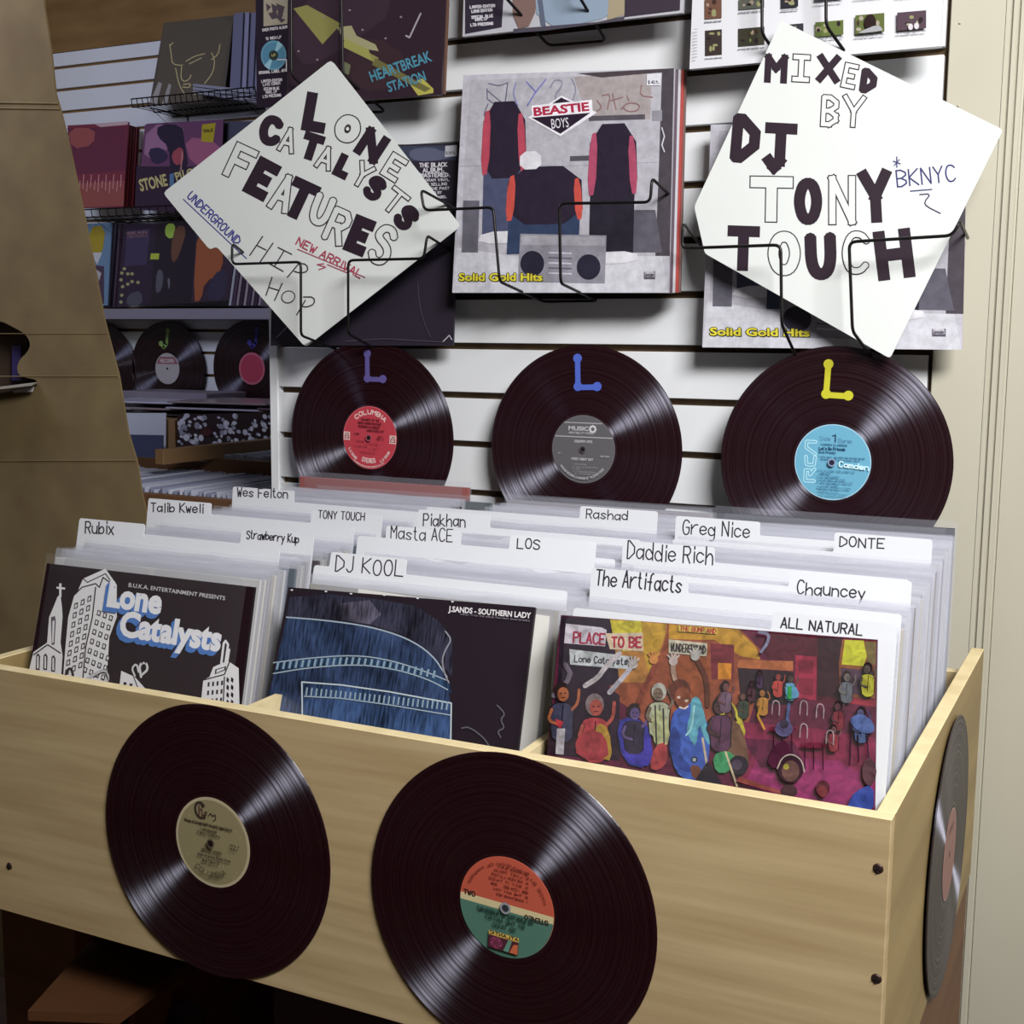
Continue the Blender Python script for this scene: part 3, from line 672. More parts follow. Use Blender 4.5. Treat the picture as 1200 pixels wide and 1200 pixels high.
def quad_board(name, pts, th, m, parent, label=None):
    """a board through four corner points, given real thickness along its normal"""
    P = [Vector(p) for p in pts]; n = (P[1]-P[0]).cross(P[3]-P[0]).normalized()*th
    bm = bmesh.new(); a = [bm.verts.new(p-parent.location) for p in P]; b = [bm.verts.new(p-n-parent.location) for p in P]
    bm.faces.new(a); bm.faces.new(list(reversed(b)))
    for i in range(4): bm.faces.new([a[i], b[i], b[(i+1) % 4], a[(i+1) % 4]])
    bmesh.ops.recalc_face_normals(bm, faces=bm.faces)
    o = link(name, tomesh(bm), m, parent)
    if label: o['label'] = label
    return o
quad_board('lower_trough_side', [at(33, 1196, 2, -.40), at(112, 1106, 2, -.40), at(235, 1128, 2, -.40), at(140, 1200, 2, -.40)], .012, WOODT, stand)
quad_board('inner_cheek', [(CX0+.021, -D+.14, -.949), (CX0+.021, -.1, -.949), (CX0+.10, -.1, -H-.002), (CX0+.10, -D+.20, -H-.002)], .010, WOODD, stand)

def jacket(name, w, h, t, m, bev=.0006):
    bm = bmesh.new(); box(bm, 0, 0, -t, w, h, 0, bev=bev); return tomesh(bm, name)

# dark sleeves lying low in the stand
pl = Plane((.33, -.44, -.45), 0, .35)
f = lambda x, y: pl.px(x, y)
o = flat('record_album', pl, [f(178, 1166), f(240, 1180), f(236, 1230), f(150, 1215)], .003, BLACK)
tag(o, 'dark album with rows of dim print low in the shade under the crate, lower left', 'album')
pr = Print(f)
for k in range(10): pr.line([(196+5*k, 1156+k*1.2+6), (192+5*k, 1164+k*1.2+6)], 2, '3c2030')
pr.poly([(190, 1172), (232, 1181), (222, 1192), (183, 1187)], '3a2836'); pr.build('cover_print', PRM, o)
pl = Plane((.62, -.60, -.5), 0, .1); f = pl.px
o = flat('record_album', pl, [f(321, 1150), f(470, 1196), f(470, 1330), f(321, 1290)], .003, mat('dim_purple_card', '3a2230', .6)); tag(o, 'plain dark purple album standing under the crate, right of the dim printed one', 'album')

# ================================================================ RECORDS AND CARDS FILED IN THE CRATE
def zt(y): return .113+.047*(y+.63)
PLW, PLH = .3190, .3235
def plastic_me(seed, off=.0011, amul=1, mt=None):
    rnd = random.Random(seed); bm = bmesh.new(); nx = 14; cols = []
    ph = [rnd.uniform(0, 6.28) for _ in range(4)]; am = rnd.uniform(.0006, .0016)*amul
    for side in (0, 1):
        g = []
        for j, v in enumerate((0, .15, .30, .312, PLH+rnd.uniform(-.002, .004))):
            row = []
            for i in range(nx+1):
                x = -.0035+PLW*i/nx
                wv = am*(math.sin(i*.9+ph[side])+.6*math.sin(i*2.1+ph[2+side]))*(1 if j > 1 else .3)
                z = (off if side == 0 else -.0062)+wv*(1 if side == 0 else -1)*.8
                if i in (0, nx): z = -.0026
                if j == 4: z = -.0026+wv*1.4+(.0006 if side == 0 else -.0006)
                row.append(bm.verts.new((x, v-.002+(rnd.uniform(-.0006, .0006) if j == 4 else 0), z)))
            g.append(row)
        for j in range(4):
            for i in range(nx): bm.faces.new([g[j][i], g[j][i+1], g[j+1][i+1], g[j+1][i]] if side == 0 else [g[j+1][i], g[j+1][i+1], g[j][i+1], g[j][i]])
    me = tomesh(bm, 'clear_sleeve'); me.materials.append(mt or CLEAR)
    for p in me.polygons: p.use_smooth = True
    return me
PLM = [plastic_me(k) for k in range(6)]; PLF = plastic_me(9, .0035, .5, FACE); PLR = plastic_me(8, .0011, 1, clear('clear_rear_sleeve', .10))
JC = ['c9c6c4', 'b8b4b0', 'd6d3d0', '8c8888', 'c2b8a8', '5a5258', '3a3238', 'd9d8da', 'a8a4ac', '7c6a60', 'cfd0d6', 'b4b2b8', 'd2ccc2', '6a7480']
JM = {}
def jme(c, t):
    if (c, t) not in JM:
        me = jacket('jacket', .312, .312, t, None); me.materials.append(mat('filed_jacket_'+c, [int(c[i:i+2], 16)/255*.8 for i in (0, 2, 4)], .5, spec=.35)); JM[(c, t)] = me
    return JM[(c, t)]
secs = {0: ['left', (.098, .072), (.25, .06), [(-.552, 'Rubix'), (-.508, 'S'), (-.405, 'T'), (-.355, 'To'), (-.25, 'W')]],
        1: ['middle', (.470, .450), (.28, .06), [(-.590, 'DJ'), (-.462, 'L'), (-.428, 'M'), (-.32, 'P'), (-.205, 'Ra')]],
        2: ['right', (.7895, .7700), (.13, .05), [(-.648, 'AN'), (-.553, 'TA'), (-.46, 'C'), (-.405, 'DR'), (-.262, 'DO'), (-.232, 'GN')]]}
ORD = ['first', 'second', 'third', 'fourth', 'fifth', 'sixth']
NTH = ORD+['seventh', 'eighth', 'ninth', 'tenth', 'eleventh', 'twelfth', 'thirteenth', 'fourteenth', 'fifteenth', 'sixteenth', 'seventeenth', 'eighteenth', 'nineteenth', 'twentieth']
YT0, YT1 = -.665, -.070
def fr(y): return (y-YT0)/(YT1-YT0)
FRONT_TOP = {0: -.628, 1: -.616, 2: -.652}
protos = {}
rng = random.Random(11)
nrec = 0
for ci, (cname, (xf, xb), (lf, lb), cards) in secs.items():
    y = FRONT_TOP[ci]+.011; cys = [c[0] for c in cards]
    last = []; cnt = {}
    while y < YT1:
        t = rng.choice([.0035, .0035, .0045, .006])
        if all(abs(y-c) > .0062 for c in cys):
            k = fr(y); lean = lf+(lb-lf)*k; x0 = xf+(xb-xf)*k+rng.uniform(-.0025, .0025); z1 = zt(y)+(rng.uniform(-.003, .002) if y < YT1-.022 else (.025, .011, .014)[ci] if y > YT1-.012 else .006)
            if YT1-.022 < y <= YT1-.012 and ci == 0: x0 += .042
            zb = z1-.312*math.cos(lean); yb = y-.312*math.sin(lean)
            pl = Plane((x0, yb, zb), rng.uniform(-.006, .006), lean)
            n_before = sum(1 for c in cys if c < y)
            col = rng.choice(JC)
            if y > YT1-.012: col = {0: 'b46a66', 1: 'b8b4be', 2: '4c4c54'}[ci]
            elif y > YT1-.022: col = {0: '6a7478', 1: 'd6d3d0', 2: '5a5a62'}[ci]
            o = bpy.data.objects.new('record_album', jme(col, t)); COL.objects.link(o); o.matrix_world = pl.M
            if n_before == 0: where = 'in front of the first white tab card'
            elif n_before == len(cys): where = 'behind the last white tab card'
            else: where = 'between its %s and %s white tab cards' % (ORD[n_before-1], ORD[n_before])
            if y > YT1-.012 and not any(q.get('rear') for q in last):
                o['rear'] = 1
                tag(o, {0: 'salmon red topped album at the very back of the left crate section', 1: 'pale lilac album in clear sleeve at the very back of the middle section', 2: 'dark grey topped album at the very back of the right crate section'}[ci], 'album', 'records filed in the %s section' % cname)
            else:
                cnt[n_before] = cnt.get(n_before, 0)+1
                base = 'behind the front album' if n_before == 0 else 'behind its %s white tab card' % ORD[n_before-1]
                tag(o, 'clear-sleeved album, %s one %s, %s crate section' % (NTH[cnt[n_before]-1], base, cname), 'album', 'sleeved records filed in the %s section' % cname)
            s = bpy.data.objects.new('clear_sleeve', PLR if y > YT1-.022 else PLM[nrec % 6]); COL.objects.link(s); s.parent = o
            nrec += 1; last.append(o)
        y += rng.choice([.0095, .0105, .0115, .013])

def card(ci, ytop, tabpx, rightpx, texts, label, tabdz=.0345, leftpx=None, tabtop=None):
    k = fr(ytop); _, (xf, xb), (lf, lb), _c = secs[ci]; lean = lf+(lb-lf)*k
    hb = .330; zb_top = zt(ytop)+.018
    o0 = (xf+(xb-xf)*k, ytop-hb*math.sin(lean), zb_top-hb*math.cos(lean)); pl = Plane(o0, 0, lean); f = pl.px
    vb = hb; vt = hb+.0165
    a0, a1 = f(*tabpx[0]), f(*tabpx[1]); u0, u1 = a0[0], a1[0]
    vt = (a0[1]+a1[1])/2+.001; vb = vt-(.023 if abs(ytop+.262) < .001 else .0165)
    uL = f(*leftpx)[0] if leftpx else -.003; uR = f(*rightpx)[0] if rightpx else uL+.312
    uL = min(uL, u0); uR = max(uR, u1)
    pts = [(uL, .01), (uR, .01)]
    r = .003
    if uR-u1 > .006: pts += [(uR, vb-r), (uR-r*.3, vb-r*.3), (uR-r, vb), (u1+.001, vb), (u1, vb+.002)]
    pts += [(u1, vt-r), (u1-r*.3, vt-r*.3), (u1-r, vt), (u0+r, vt), (u0+r*.3, vt-r*.3), (u0, vt-r)]
    if u0-uL > .006: pts += [(u0, vb+.002), (u0-.001, vb), (uL+r, vb), (uL+r*.3, vb-r*.3), (uL, vb-r)]
    o = link('divider_card', tomesh(prism(pts, -.0008, 0)), CARD, matrix=pl.M)
    tag(o, label, 'divider card', 'handwritten white divider cards in the crate')
    pr = Print(f, .0001)
    for (t, a, b, h, sw) in texts: pr.text(t, a, b, h, sw, '24222a', jit=.05)
    pr.build('handwriting', PRM, o)
    return o
card(0, -.552, ((93, 609), (170, 614)), (328, 645), [('Rubix', (100, 625), (133, 626), 14, 1.5)], 'foremost white tab card of the left section, short name handwritten at its left end')
card(0, -.508, ((283, 622), (368, 630)), (368, 632), [('Strawberry Kup', (289, 631), (350, 636), 9.5, 1.3)], 'second white tab card of the left section, tiny two-word handwriting at its right end')
card(0, -.405, ((174, 585), (248, 590)), None, [('Talib Kweli', (177, 600), (238, 601), 10.5, 1.4)], 'third white tab card of the left section, tab near the tall cardboard sheet')
card(0, -.355, ((365, 598), (448, 607)), (448, 607), [('TONY TOUCH', (373, 607), (427, 610), 9, 1.2)], 'fourth white tab card of the left section, small handwritten capitals at its right')
card(0, -.25, ((273, 570), (345, 577)), (493, 594), [('Wes Felton', (278, 582), (337, 584), 10.5, 1.3)], 'rearmost white tab card of the left section, handwritten tab at its left end')
card(1, -.590, ((388, 648), (477, 656)), (665, 693), [('DJ KOOL', (393, 669), (472, 676), 18, 1.5)], 'foremost white tab card of the middle section, large handwritten capitals at the left')
card(1, -.462, ((598, 628), (699, 636)), (699, 640), [('LOS', (606, 642), (632, 644), 11, 1.5)], 'second white tab card of the middle section, three handwritten capitals at its right', leftpx=(418, 640))
card(1, -.428, ((453, 617), (541, 624)), (722, 644), [('Masta ACE', (458, 632), (530, 635), 15, 1.3)], 'third white tab card of the middle section, handwriting low at its left')
card(1, -.32, ((490, 598), (575, 604)), (751, 631), [('Piakhan', (496, 616), (545, 618), 14, 1.4)], 'fourth white tab card of the middle section, one long handwritten word at left')
card(1, -.205, ((680, 594), (771, 600)), (771, 602), [('Rashad', (687, 607), (735, 610), 11, 1.3)], 'rearmost white tab card of the middle section, small tab at its right end', leftpx=(500, 592))
card(2, -.648, ((905, 719), (1052, 731)), (1052, 731), [('ALL NATURAL', (915, 735), (1010, 745), 12, 1.9)], 'foremost white tab card of the right section, bold handwritten capitals at its right', leftpx=(672, 714))
card(2, -.553, ((693, 666), (807, 677)), (1058, 704), [('The Artifacts', (698, 685), (798, 695), 19, 1.8)], 'second white tab card of the right section, two handwritten words at its left')
card(2, -.46, ((925, 674), (1069, 678)), (1069, 680), [('Chauncey', (934, 696), (1013, 702), 15, 1.7)], 'third white tab card of the right section, one handwritten word at its right')
card(2, -.405, ((730, 634), (838, 643)), (1066, 676), [('Daddie Rich', (735, 655), (835, 661), 20, 1.6)], 'fourth white tab card of the right section, largest handwriting at its left')
card(2, -.262, ((978, 626), (1093, 632)), (1094, 633), [('DONTE', (984, 640), (1036, 643), 11, 1.6)], 'fifth white tab card of the right section, small handwritten capitals at its right')
card(2, -.232, ((792, 605), (891, 613)), (1085, 632), [('Greg Nice', (800, 626), (878, 630), 17, 1.5)], 'rearmost white tab card of the right section, handwritten tab at its left end')

# ---------------------------------------------------------------- the three front albums
def front_album(pl, TL, TR, BL, BR, m, label, th=.004, vbot=-.158):
    f = pl.px; a, b, c, d = f(*TL), f(*TR), f(*BR), f(*BL)
    def ext(t, q): k = (vbot-t[1])/(q[1]-t[1]); return (t[0]+(q[0]-t[0])*k, vbot)
    o = flat('record_album', pl, [a, ext(a, d), ext(b, c), b], th, m)
    tag(o, label, 'album'); return o, f
P1 = Plane((.14, -.660, 0), 0, .25)
o1, f1 = front_album(P1, (55, 660), (298, 688), (34, 786), (281, 824), BLACK, 'black album cover with white city skyline drawing, front of the left crate section')
Z = lambda x, y: P1.px(x/3.4286, 560+y/3.4286)
p = Print(Z); B, W = '201018', 'd9d8dc'
# extra print extends below the crate edge so the cover stays whole from above
p.poly([(190, 345), (1022, 440), (965, 905), (900, 1250), (60, 1120), (118, 775)], B)
p.line([(243, 480), (243, 424)], 9, W); p.line([(228, 441), (262, 445)], 8, W)
p.P('243,468 250,520 252,560 244,660 252,715 246,800 250,830 240,990 80,990 118,770 135,700 190,662 198,560 215,520 232,478', W)
p.P('205,560 222,555 225,575 220,670 208,672', '5c5660'); p.P('212,575 220,573 216,662 210,662', W)
for x, y in ((150, 705), (180, 705), (212, 712)): p.P('%d,%d %d,%d %d,%d %d,%d %d,%d' % (x-6, y+66, x-4, y+8, x+5, y, x+12, y+12, x+10, y+68), '2a1c26'); p.P('%d,%d %d,%d %d,%d %d,%d' % (x-1, y+60, x, y+12, x+6, y+10, x+6, y+62), W)
p.L('135,712 192,670 245,705', 5, '1c1018', discs=False)
p.P('335,405 425,365 470,430 470,560 440,640 430,800 400,1000 240,1000 262,700 275,560 300,470 312,458', W)
p.L('300,470 330,440 385,425 400,440 415,400 455,430', 5, '1c1018'); p.L('335,405 352,420 425,385 462,440', 4, '1c1018'); p.L('385,440 372,560 345,680 332,830', 5, '1c1018')
for r in range(8):
    for c in range(3):
        x, y = 300+c*27-r*5, 505+r*38-c*14; p.P('%d,%d %d,%d %d,%d %d,%d' % (x, y, x+15, y-6, x+13, y+18, x-3, y+23), '241620'); p.P('%d,%d %d,%d %d,%d %d,%d' % (x+3, y+4, x+11, y+1, x+9, y+15, x+1, y+18), W)
for r in range(7):
    for c in range(4):
        x, y = 395+c*24-r*9, 530+r*38+c*10; 
        if x+14 > 470-r*6: continue
        p.P('%d,%d %d,%d %d,%d %d,%d' % (x, y, x+14, y+6, x+9, y+26, x-5, y+20), '241620'); p.P('%d,%d %d,%d %d,%d %d,%d' % (x+2, y+5, x+9, y+8, x+6, y+21, x-1, y+17), W)
p.L('262,800 285,755 300,800 280,820 320,840 330,900', 9, '241620', 1); p.L('350,810 380,790 420,770 440,800 425,830', 12, 'b8b6bc', 1); p.L('380,800 425,775 437,810', 4, '241620', 1)
p.P('490,775 545,800 590,850 600,960 470,960', W); p.P('500,820 512,822 508,845 497,842', '241620'); p.P('525,825 537,828 530,852 520,848', '241620'); p.L('540,800 560,850', 4, '241620')
p.L('545,795 532,765 552,745 560,780', 7, 'c9c8cc', 1); p.L('570,800 562,750 590,740 598,770 575,790', 9, 'c9c8cc', 1); p.L('572,745 580,735 590,745', 4, '241620')
p.P('860,760 918,735 962,765 965,905 955,1000 800,1000 820,812 845,800', W); p.L('822,812 905,790 925,740', 5, '1c1018'); p.L('905,800 900,905', 5, '1c1018'); p.P('868,770 912,756 910,772 866,790', '241620'); p.P('874,772 905,762 904,770 872,784', W)
for r in range(5):
    for c in range(4):
        x, y = 838+c*18-r*2, 822+r*34-c*2; p.P('%d,%d %d,%d %d,%d %d,%d' % (x, y, x+8, y-2, x+7, y+16, x-1, y+18), '241620')
for r in range(5):
    for c in range(2): x, y = 915+c*18, 800+r*30; p.P('%d,%d %d,%d %d,%d %d,%d' % (x, y, x+9, y+8, x+7, y+24, x-2, y+16), '241620')
p.L('893,745 903,665 910,655 920,670 910,740', 9, W); p.L('900,740 908,680', 3, '241620'); p.L('918,735 925,690', 8, W)
p.ftext('B.U.K.A. ENTERTAINMENT PRESENTS', (520, 438), (907, 492), 17, 'c4c2c8', .01)
for dx, dy, c in [(-16+k*2, 18-k*2.2, '4a74b8') for k in range(0, 8)]+[(0, 0, 'dcdce2')]:
    p.ftext('Lone', (432+dx, 512+dy), (650+dx, 545+dy), 100, c, .045); p.ftext('Catalysts', (480+dx, 630+dy), (888+dx, 694+dy), 100, c, .045)
p.poly([(915, 412), (975, 420), (972, 432), (915, 425)], 'b0aeb4')
p.build('cover_print', PRG, o1)
s = bpy.data.objects.new('clear_sleeve', PLF); COL.objects.link(s); s.parent = o1; a = P1.px(55, 660); s.location = (a[0]-.002, a[1]-.311, 0)

P2 = Plane((.46, -.650, 0), 0, .29)
o2, f2 = front_album(P2, (338, 688), (627, 712), (312, 830), (607, 878), BLACK, 'dark album cover printed with blue jeans pocket, front of the middle crate section')
Z2 = lambda x, y: P2.px(300+x/3, 560+y/3)
p = Print(Z2)
p.poly([(115, 385), (982, 455), (920, 955), (880, 1260), (-30, 1150), (35, 810)], '241c24')
p.build('cover_print', PRG, o2)
p = Print(Z2, .0003)
p.P('108,490 240,500 400,520 530,560 640,640 672,720 685,800 690,1150 -20,1080 35,810', '2c3a58')
p.P('120,420 250,408 420,425 560,450 640,500 690,560 690,700 640,640 530,555 400,515 240,495 105,488', '2c2c3c')
p.P('300,440 400,430 440,480 400,515 300,500', '4c4858')
p.P('80,645 200,628 350,620 480,640 600,680 680,715 690,760 560,700 430,665 300,660 180,668 62,690', '283c58')
p.P('165,715 300,725 470,750 600,775 688,790 690,1150 150,1060', '304468')
p.build('denim_print', PRD, o2, 'printed blue denim')
p = Print(Z2, .0005); W = '98a6b4'
p.L('108,490 240,500 400,522 530,562 620,620 672,700', 5, W, 2)
p.L('62,650 180,634 350,622 480,642 600,682 672,712', 4, W, 2); p.L('62,688 180,668 350,655 480,670 600,705 675,745', 4, W, 2)
for k in range(26): x = 80+k*22; y = 640-18*math.sin((x-80)/620*3.1)+max(0, x-350)*.13; p.line([(x, y+8), (x-6, y+34)], 8, '7c94a8')
p.L('165,870 163,718 300,728 470,752 600,776 688,792 686,930', 5, 'b4c0c8'); p.L('172,768 300,775 470,798 600,820 684,834', 4, W)
for k in range(30): x = 182+k*17; y = 735+(x-165)*.105; p.line([(x, y), (x-4, y+28)], 6, '8498a8')
p.L('668,540 690,570 670,600 655,640 665,690 680,720', 5, '8a8892', 2); p.L('725,880 750,875 800,910 820,940', 5, '5a5660', 2); p.L('850,800 880,830 860,850 878,880 850,890 862,912', 5, '5a5660', 2)
p.ftext('J.SANDS - SOUTHERN LADY', (678, 470), (968, 494), 20, 'd4d0d4', .03)
p.text('taken from the album the next level breaks', (720, 482), (965, 506), 7, 1.6, '6c6470')
for x, y in ((130, 395), (250, 400), (338, 408), (455, 413), (572, 424), (694, 436)): p.ell(x, y, 5, 3, 'c8c8d0', n=8)
p.build('stitching_and_lettering', PRG, o2)
# a white inner sleeve just behind it, showing at its right side
pw = Plane((.46, -.640, 0), 0, .29); fw = pw.px
o = flat('record_album', pw, [fw(420, 690), (fw(420, 690)[0], -.155), (fw(622, 878)[0]+.01, -.155), fw(643, 722)], .0035, mat('white_inner_sleeve', 'd0ceca', .5)); tag(o, 'plain white album showing its right edge behind the jeans cover', 'album')

P3 = Plane((.79, -.680, 0), .03, .13)
o3, f3 = front_album(P3, (657.5, 721), (1028, 750), (641, 884), (1025, 945), BLACK, 'colourful painted nightclub crowd album cover, front of the right crate section')
Z3 = lambda x, y: P3.px(600+x/2.609, 700+y/2.609)
p = Print(Z3)
p.poly([(150, 55), (1117, 130), (1110, 640), (1105, 1100), (60, 930), (107, 480)], '5a2038')
# walls, arches, floor
p.P('300,66 480,80 700,98 760,160 740,330 700,460 560,470 300,300', '8a4a34'); p.P('300,66 475,80 470,120 420,260 330,260 310,200', 'a8743c')
p.P('300,70 395,72 415,110 400,160 340,165 300,120', 'c0b23c'); p.P('395,75 470,82 470,110 420,240 400,160', 'b08a34')
p.P('480,82 690,98 745,150 760,190 700,180 620,130 480,128', 'b08430'); p.P('480,130 600,140 600,260 560,330 500,230', '8c4c30')
p.P('606,140 680,145 678,250 610,250', '6e2c34'); p.P('630,200 672,202 670,250 630,250', 'c07c2c')
p.P('690,190 860,195 860,225 690,215', 'a4603c'); p.P('690,215 860,228 860,330 700,320', '2e2028')
p.P('780,105 1010,125 1005,330 930,320 930,180 870,175 860,195 780,185 765,150', '4e1c28'); p.P('866,176 932,182 930,315 866,305', '942c44'); p.P('876,190 922,194 921,235 876,230', '7a2438'); p.P('876,245 921,250 920,300 876,294', '7a2438')
p.P('935,120 1015,125 1005,310 935,300', '341c24'); p.P('1010,128 1113,135 1110,310 1003,305 1000,200', '7c4a2c'); p.P('1018,130 1075,132 1085,180 1075,210 1008,205', 'b4b430'); p.P('1080,134 1113,137 1112,205 1088,200', '6a5c34')
p.P('1000,300 1113,315 1112,335 1000,320', '8c2c3c'); p.P('1005,215 1108,225 1108,300 1005,295', '4a3444')
p.P('700,380 930,400 1112,430 1110,640 1100,1000 600,1000 520,640 700,560', '7c2444'); p.P('760,480 1000,500 1109,560 1109,640 900,700 700,590', '8c2c60'); p.P('700,430 860,440 900,520 760,520', '5c1c3c')
p.P('150,58 300,66 310,120 330,260 200,300 140,250', '2c2030'); p.P('140,250 250,240 330,300 330,500 107,480', '2c1c2c')
# banners
p.P('165,80 275,92 290,100 285,150 160,140', 'c4bcc8'); p.P('285,110 400,108 402,165 300,158', 'c8b49c'); p.P('176,158 360,180 358,220 178,205', 'b8bcc0')
p.text('PLACE', (188, 138), (283, 144), 32, 6, '9c3048'); p.text('TO BE', (306, 152), (396, 152), 30, 6, 'a02c44'); p.text('Lone Catalysts', (192, 197), (354, 206), 20, 3, '3c3a48')
p.P('480,128 598,140 596,180 480,170', 'b8b09c'); p.text('WUNDERGROUND', (486, 164), (592, 172), 24, 3.5, '3a3438'); p.P('510,84 630,94 628,112 510,104', 'c0a44c'); p.text('THE BUMP AND', (515, 102), (624, 110), 14, 3, '9c3c34')
# raised arms
for st, c in (('390,320 400,290 425,240 440,205', '7c3c30'), ('225,270 265,245 285,215 330,170', 'b4acb0'), ('300,290 345,240 372,205', 'aaa6b0'), ('500,250 492,215 500,180', 'a08474'), ('600,330 598,250 570,195', '5c3428'), ('455,440 410,380 375,335', '8c4c3c'), ('130,300 185,240 165,205', '6a6070')):
    p.L(st, 15, c, 1)
for x, y, c in ((435, 190, 'c08048'), (495, 195, 'b8a8a4'), (562, 180, 'a8a4a0'), (372, 205, 'b0a8a8')):
    p.ell(x, y, 14, 13, c, n=12)
    for k in range(4): a = -2.3+k*.5; p.line([(x, y), (x+27*math.cos(a), y+27*math.sin(a))], 6, c)
# crowd, left to right
def person(x, y, s, skin, top, hair='281c20', arms=True):
    body = ((-1.1, 5.8), (-1.35, 3.4), (-1.5, 2.0), (-.8, 1.25), (.7, 1.25), (1.4, 1.9), (1.2, 3.4), (1.25, 5.8))
    p.P(' '.join('%f,%f' % (x+a*s*1.12, y+b*s*1.02-.1*s) for a, b in body), '1c1018', 1); p.P(' '.join('%f,%f' % (x+a*s, y+b*s) for a, b in body), top, 1)
    k = 1 if int(x) % 2 else -1
    p.L('%f,%f %f,%f %f,%f' % (x-1.2*s, y+2*s, x-1.7*s, y+3.3*s, x-.3*s, y+3.9*s), s*.5, '1c1018', 1); p.L('%f,%f %f,%f %f,%f' % (x-1.2*s, y+2*s, x-1.65*s, y+3.3*s, x-.3*s, y+3.8*s), s*.36, skin, 1)
    p.L('%f,%f %f,%f %f,%f' % (x+1.2*s, y+2*s, x+1.9*s, y+1.2*s, x+(1.6+.4*k)*s, y-.3*s), s*.34, skin, 1)
    p.L('%f,%f %f,%f' % (x+.1*s, y+1.6*s, x-.1*s, y+4.6*s), max(1.5, s*.12), '1c1018')
    p.ell(x, y-.1*s, s*.95, s*1.15, hair, n=14); p.ell(x+.14*s*k, y+.22*s, s*.68, s*.85, skin, n=14)
    if s > 13:
        p.ell(x+(.14*k-.25)*s, y+.1*s, s*.12, s*.09, '1c1018', n=6); p.ell(x+(.14*k+.25)*s, y+.1*s, s*.12, s*.09, '1c1018', n=6); p.L('%f,%f %f,%f' % (x+(.14*k-.2)*s, y+.62*s, x+(.14*k+.22)*s, y+.6*s), s*.1, '1c1018')
person(155, 290, 26, '9c5c40', '3c3c54'); p.P('140,400 165,400 160,480 135,478', 'a8a4ac'); p.P('135,370 160,380 150,400 138,390', 'b03c44')
person(255, 330, 30, 'a04c44', 'a83c44', '7c6c70'); p.P('265,380 300,400 310,500 270,490 250,430', 'a88434', 1)
p.P('195,430 240,400 290,420 300,500 200,490', '9c3840', 1); p.P('320,380 370,360 430,400 420,525 340,505', '343488', 1); p.P('330,420 420,400 440,520 350,500', '4038a0', 1)
person(375, 350, 22, '5c4c78', '30283c'); person(452, 290, 24, '6c5c50', 'a4a890', 'a8a8a0'); p.P('425,340 470,350 490,440 440,470', 'a8aC80'.lower(), 1); p.L('440,330 445,470', 5, '3c3438'); p.L('465,340 468,470', 5, '3c3438')
p.P('440,450 475,440 480,500 450,530 420,520', '9c3c40', 1)
# central dancer in blue with a cloth
p.P('490,355 520,330 560,320 600,370 610,470 580,600 540,560 500,530 485,450', '3c58a8', 1); p.P('495,380 480,450 500,520 560,540 545,510 515,480 520,430', '2c4088', 1)
p.ell(516, 285, 33, 36, '5c3028', n=20); p.ell(524, 305, 24, 32, '7c4430', n=18); p.ell(512, 305, 6, 4, 'd0b8a8'); p.ell(536, 315, 6, 4, 'd0b8a8'); p.L('515,335 530,340 540,332', 5, 'd8c8c0', 1)
p.P('548,310 570,300 585,330 600,400 610,460 585,420 575,380 565,460 545,430 535,400 550,350', '5c9cb0', 1); p.L('560,330 552,400 535,420', 5, '98c8c8', 1); p.L('585,430 600,520 640,600', 7, 'b8a894'); p.P('545,510 580,515 582,550 555,555', '6c4030', 1)
p.ell(560, 495, 10, 10, '1c2030'); p.ell(560, 495, 6, 6, 'a0a8b0')
p.P('560,560 600,500 640,560 660,620 680,780 560,760', '241c28')
# dancer in yellow and green
p.L('660,320 640,370 660,400 700,380', 13, 'b0a83c', 1); p.L('665,320 690,350 715,430 650,445', 15, 'b4a83a', 1); p.P('630,380 690,370 720,440 730,530 640,520', '6a4c3c', 1); p.ell(660, 375, 17, 20, '5c3830')
p.P('615,480 660,465 690,490 665,535 625,535', '3c8c5c', 1); p.ell(695, 512, 30, 30, '241c28'); p.ell(690, 510, 16, 16, '4a3c50'); p.L('655,470 690,575', 6, 'c0b090')
p.P('600,400 640,380 660,430 620,460', '4c4878', 1); person(640, 330, 24, '4c3438', '54344c')
# far company
for x, y, s, a, b in ((655, 270, 14, '704848', '6c5468'), (710, 300, 12, '5c4038', '3a4438'), (815, 240, 11, '8c3c38', 'a8403c'), (853, 245, 12, '4c3c38', '5c88a4'), (770, 290, 12, '8c5c34', 'b07c38'), (735, 265, 9, '3c2c30', '503840'), (760, 230, 8, '3c2c30', '4a3c50'), (1025, 240, 14, '6c6460', '5c6068'), (1090, 215, 15, '5c5450', 'a8a440'), (1000, 330, 13, '5c4048', '7c3c44'), (1070, 350, 16, '4c4c68', '54648c'), (985, 400, 12, '6c4c50', '843c44')):
    person(x, y, s, a, b)
p.P('838,265 868,265 885,300 862,310 840,300', '5c8cac', 1); p.P('845,270 858,270 858,310 845,308', '3c8c50')
p.L('850,325 845,370 855,400', 9, '4c5c84'); p.L('765,330 755,360 775,400', 7, 'b88840')
for x, y in ((810, 330), (895, 330), (945, 340), (895, 400), (975, 420)): p.L('%d,%d %d,%d %d,%d %d,%d %d,%d' % (x-12, y+25, x-10, y-10, x, y-18, x+12, y-8, x+10, y+28), 3.5, '9c8c90', 1)
for x, y in ((925, 450), (830, 400)):
    p.ell(x, y, 42, 9, '6a2438'); 
    for d in (-26, 0, 28): p.line([(x+d, y), (x+d*1.05, y+75)], 3.5, '2c1824')
p.ell(835, 400, 28, 24, '5a5478', n=14); p.ell(835, 385, 14, 14, '3c3444'); p.P('780,520 800,450 850,430 860,520', '4a1c34', 1)
for st in ('1040,380 1035,510', '1085,400 1095,520', '1060,420 1062,500'): p.L(st, 5, '342430')
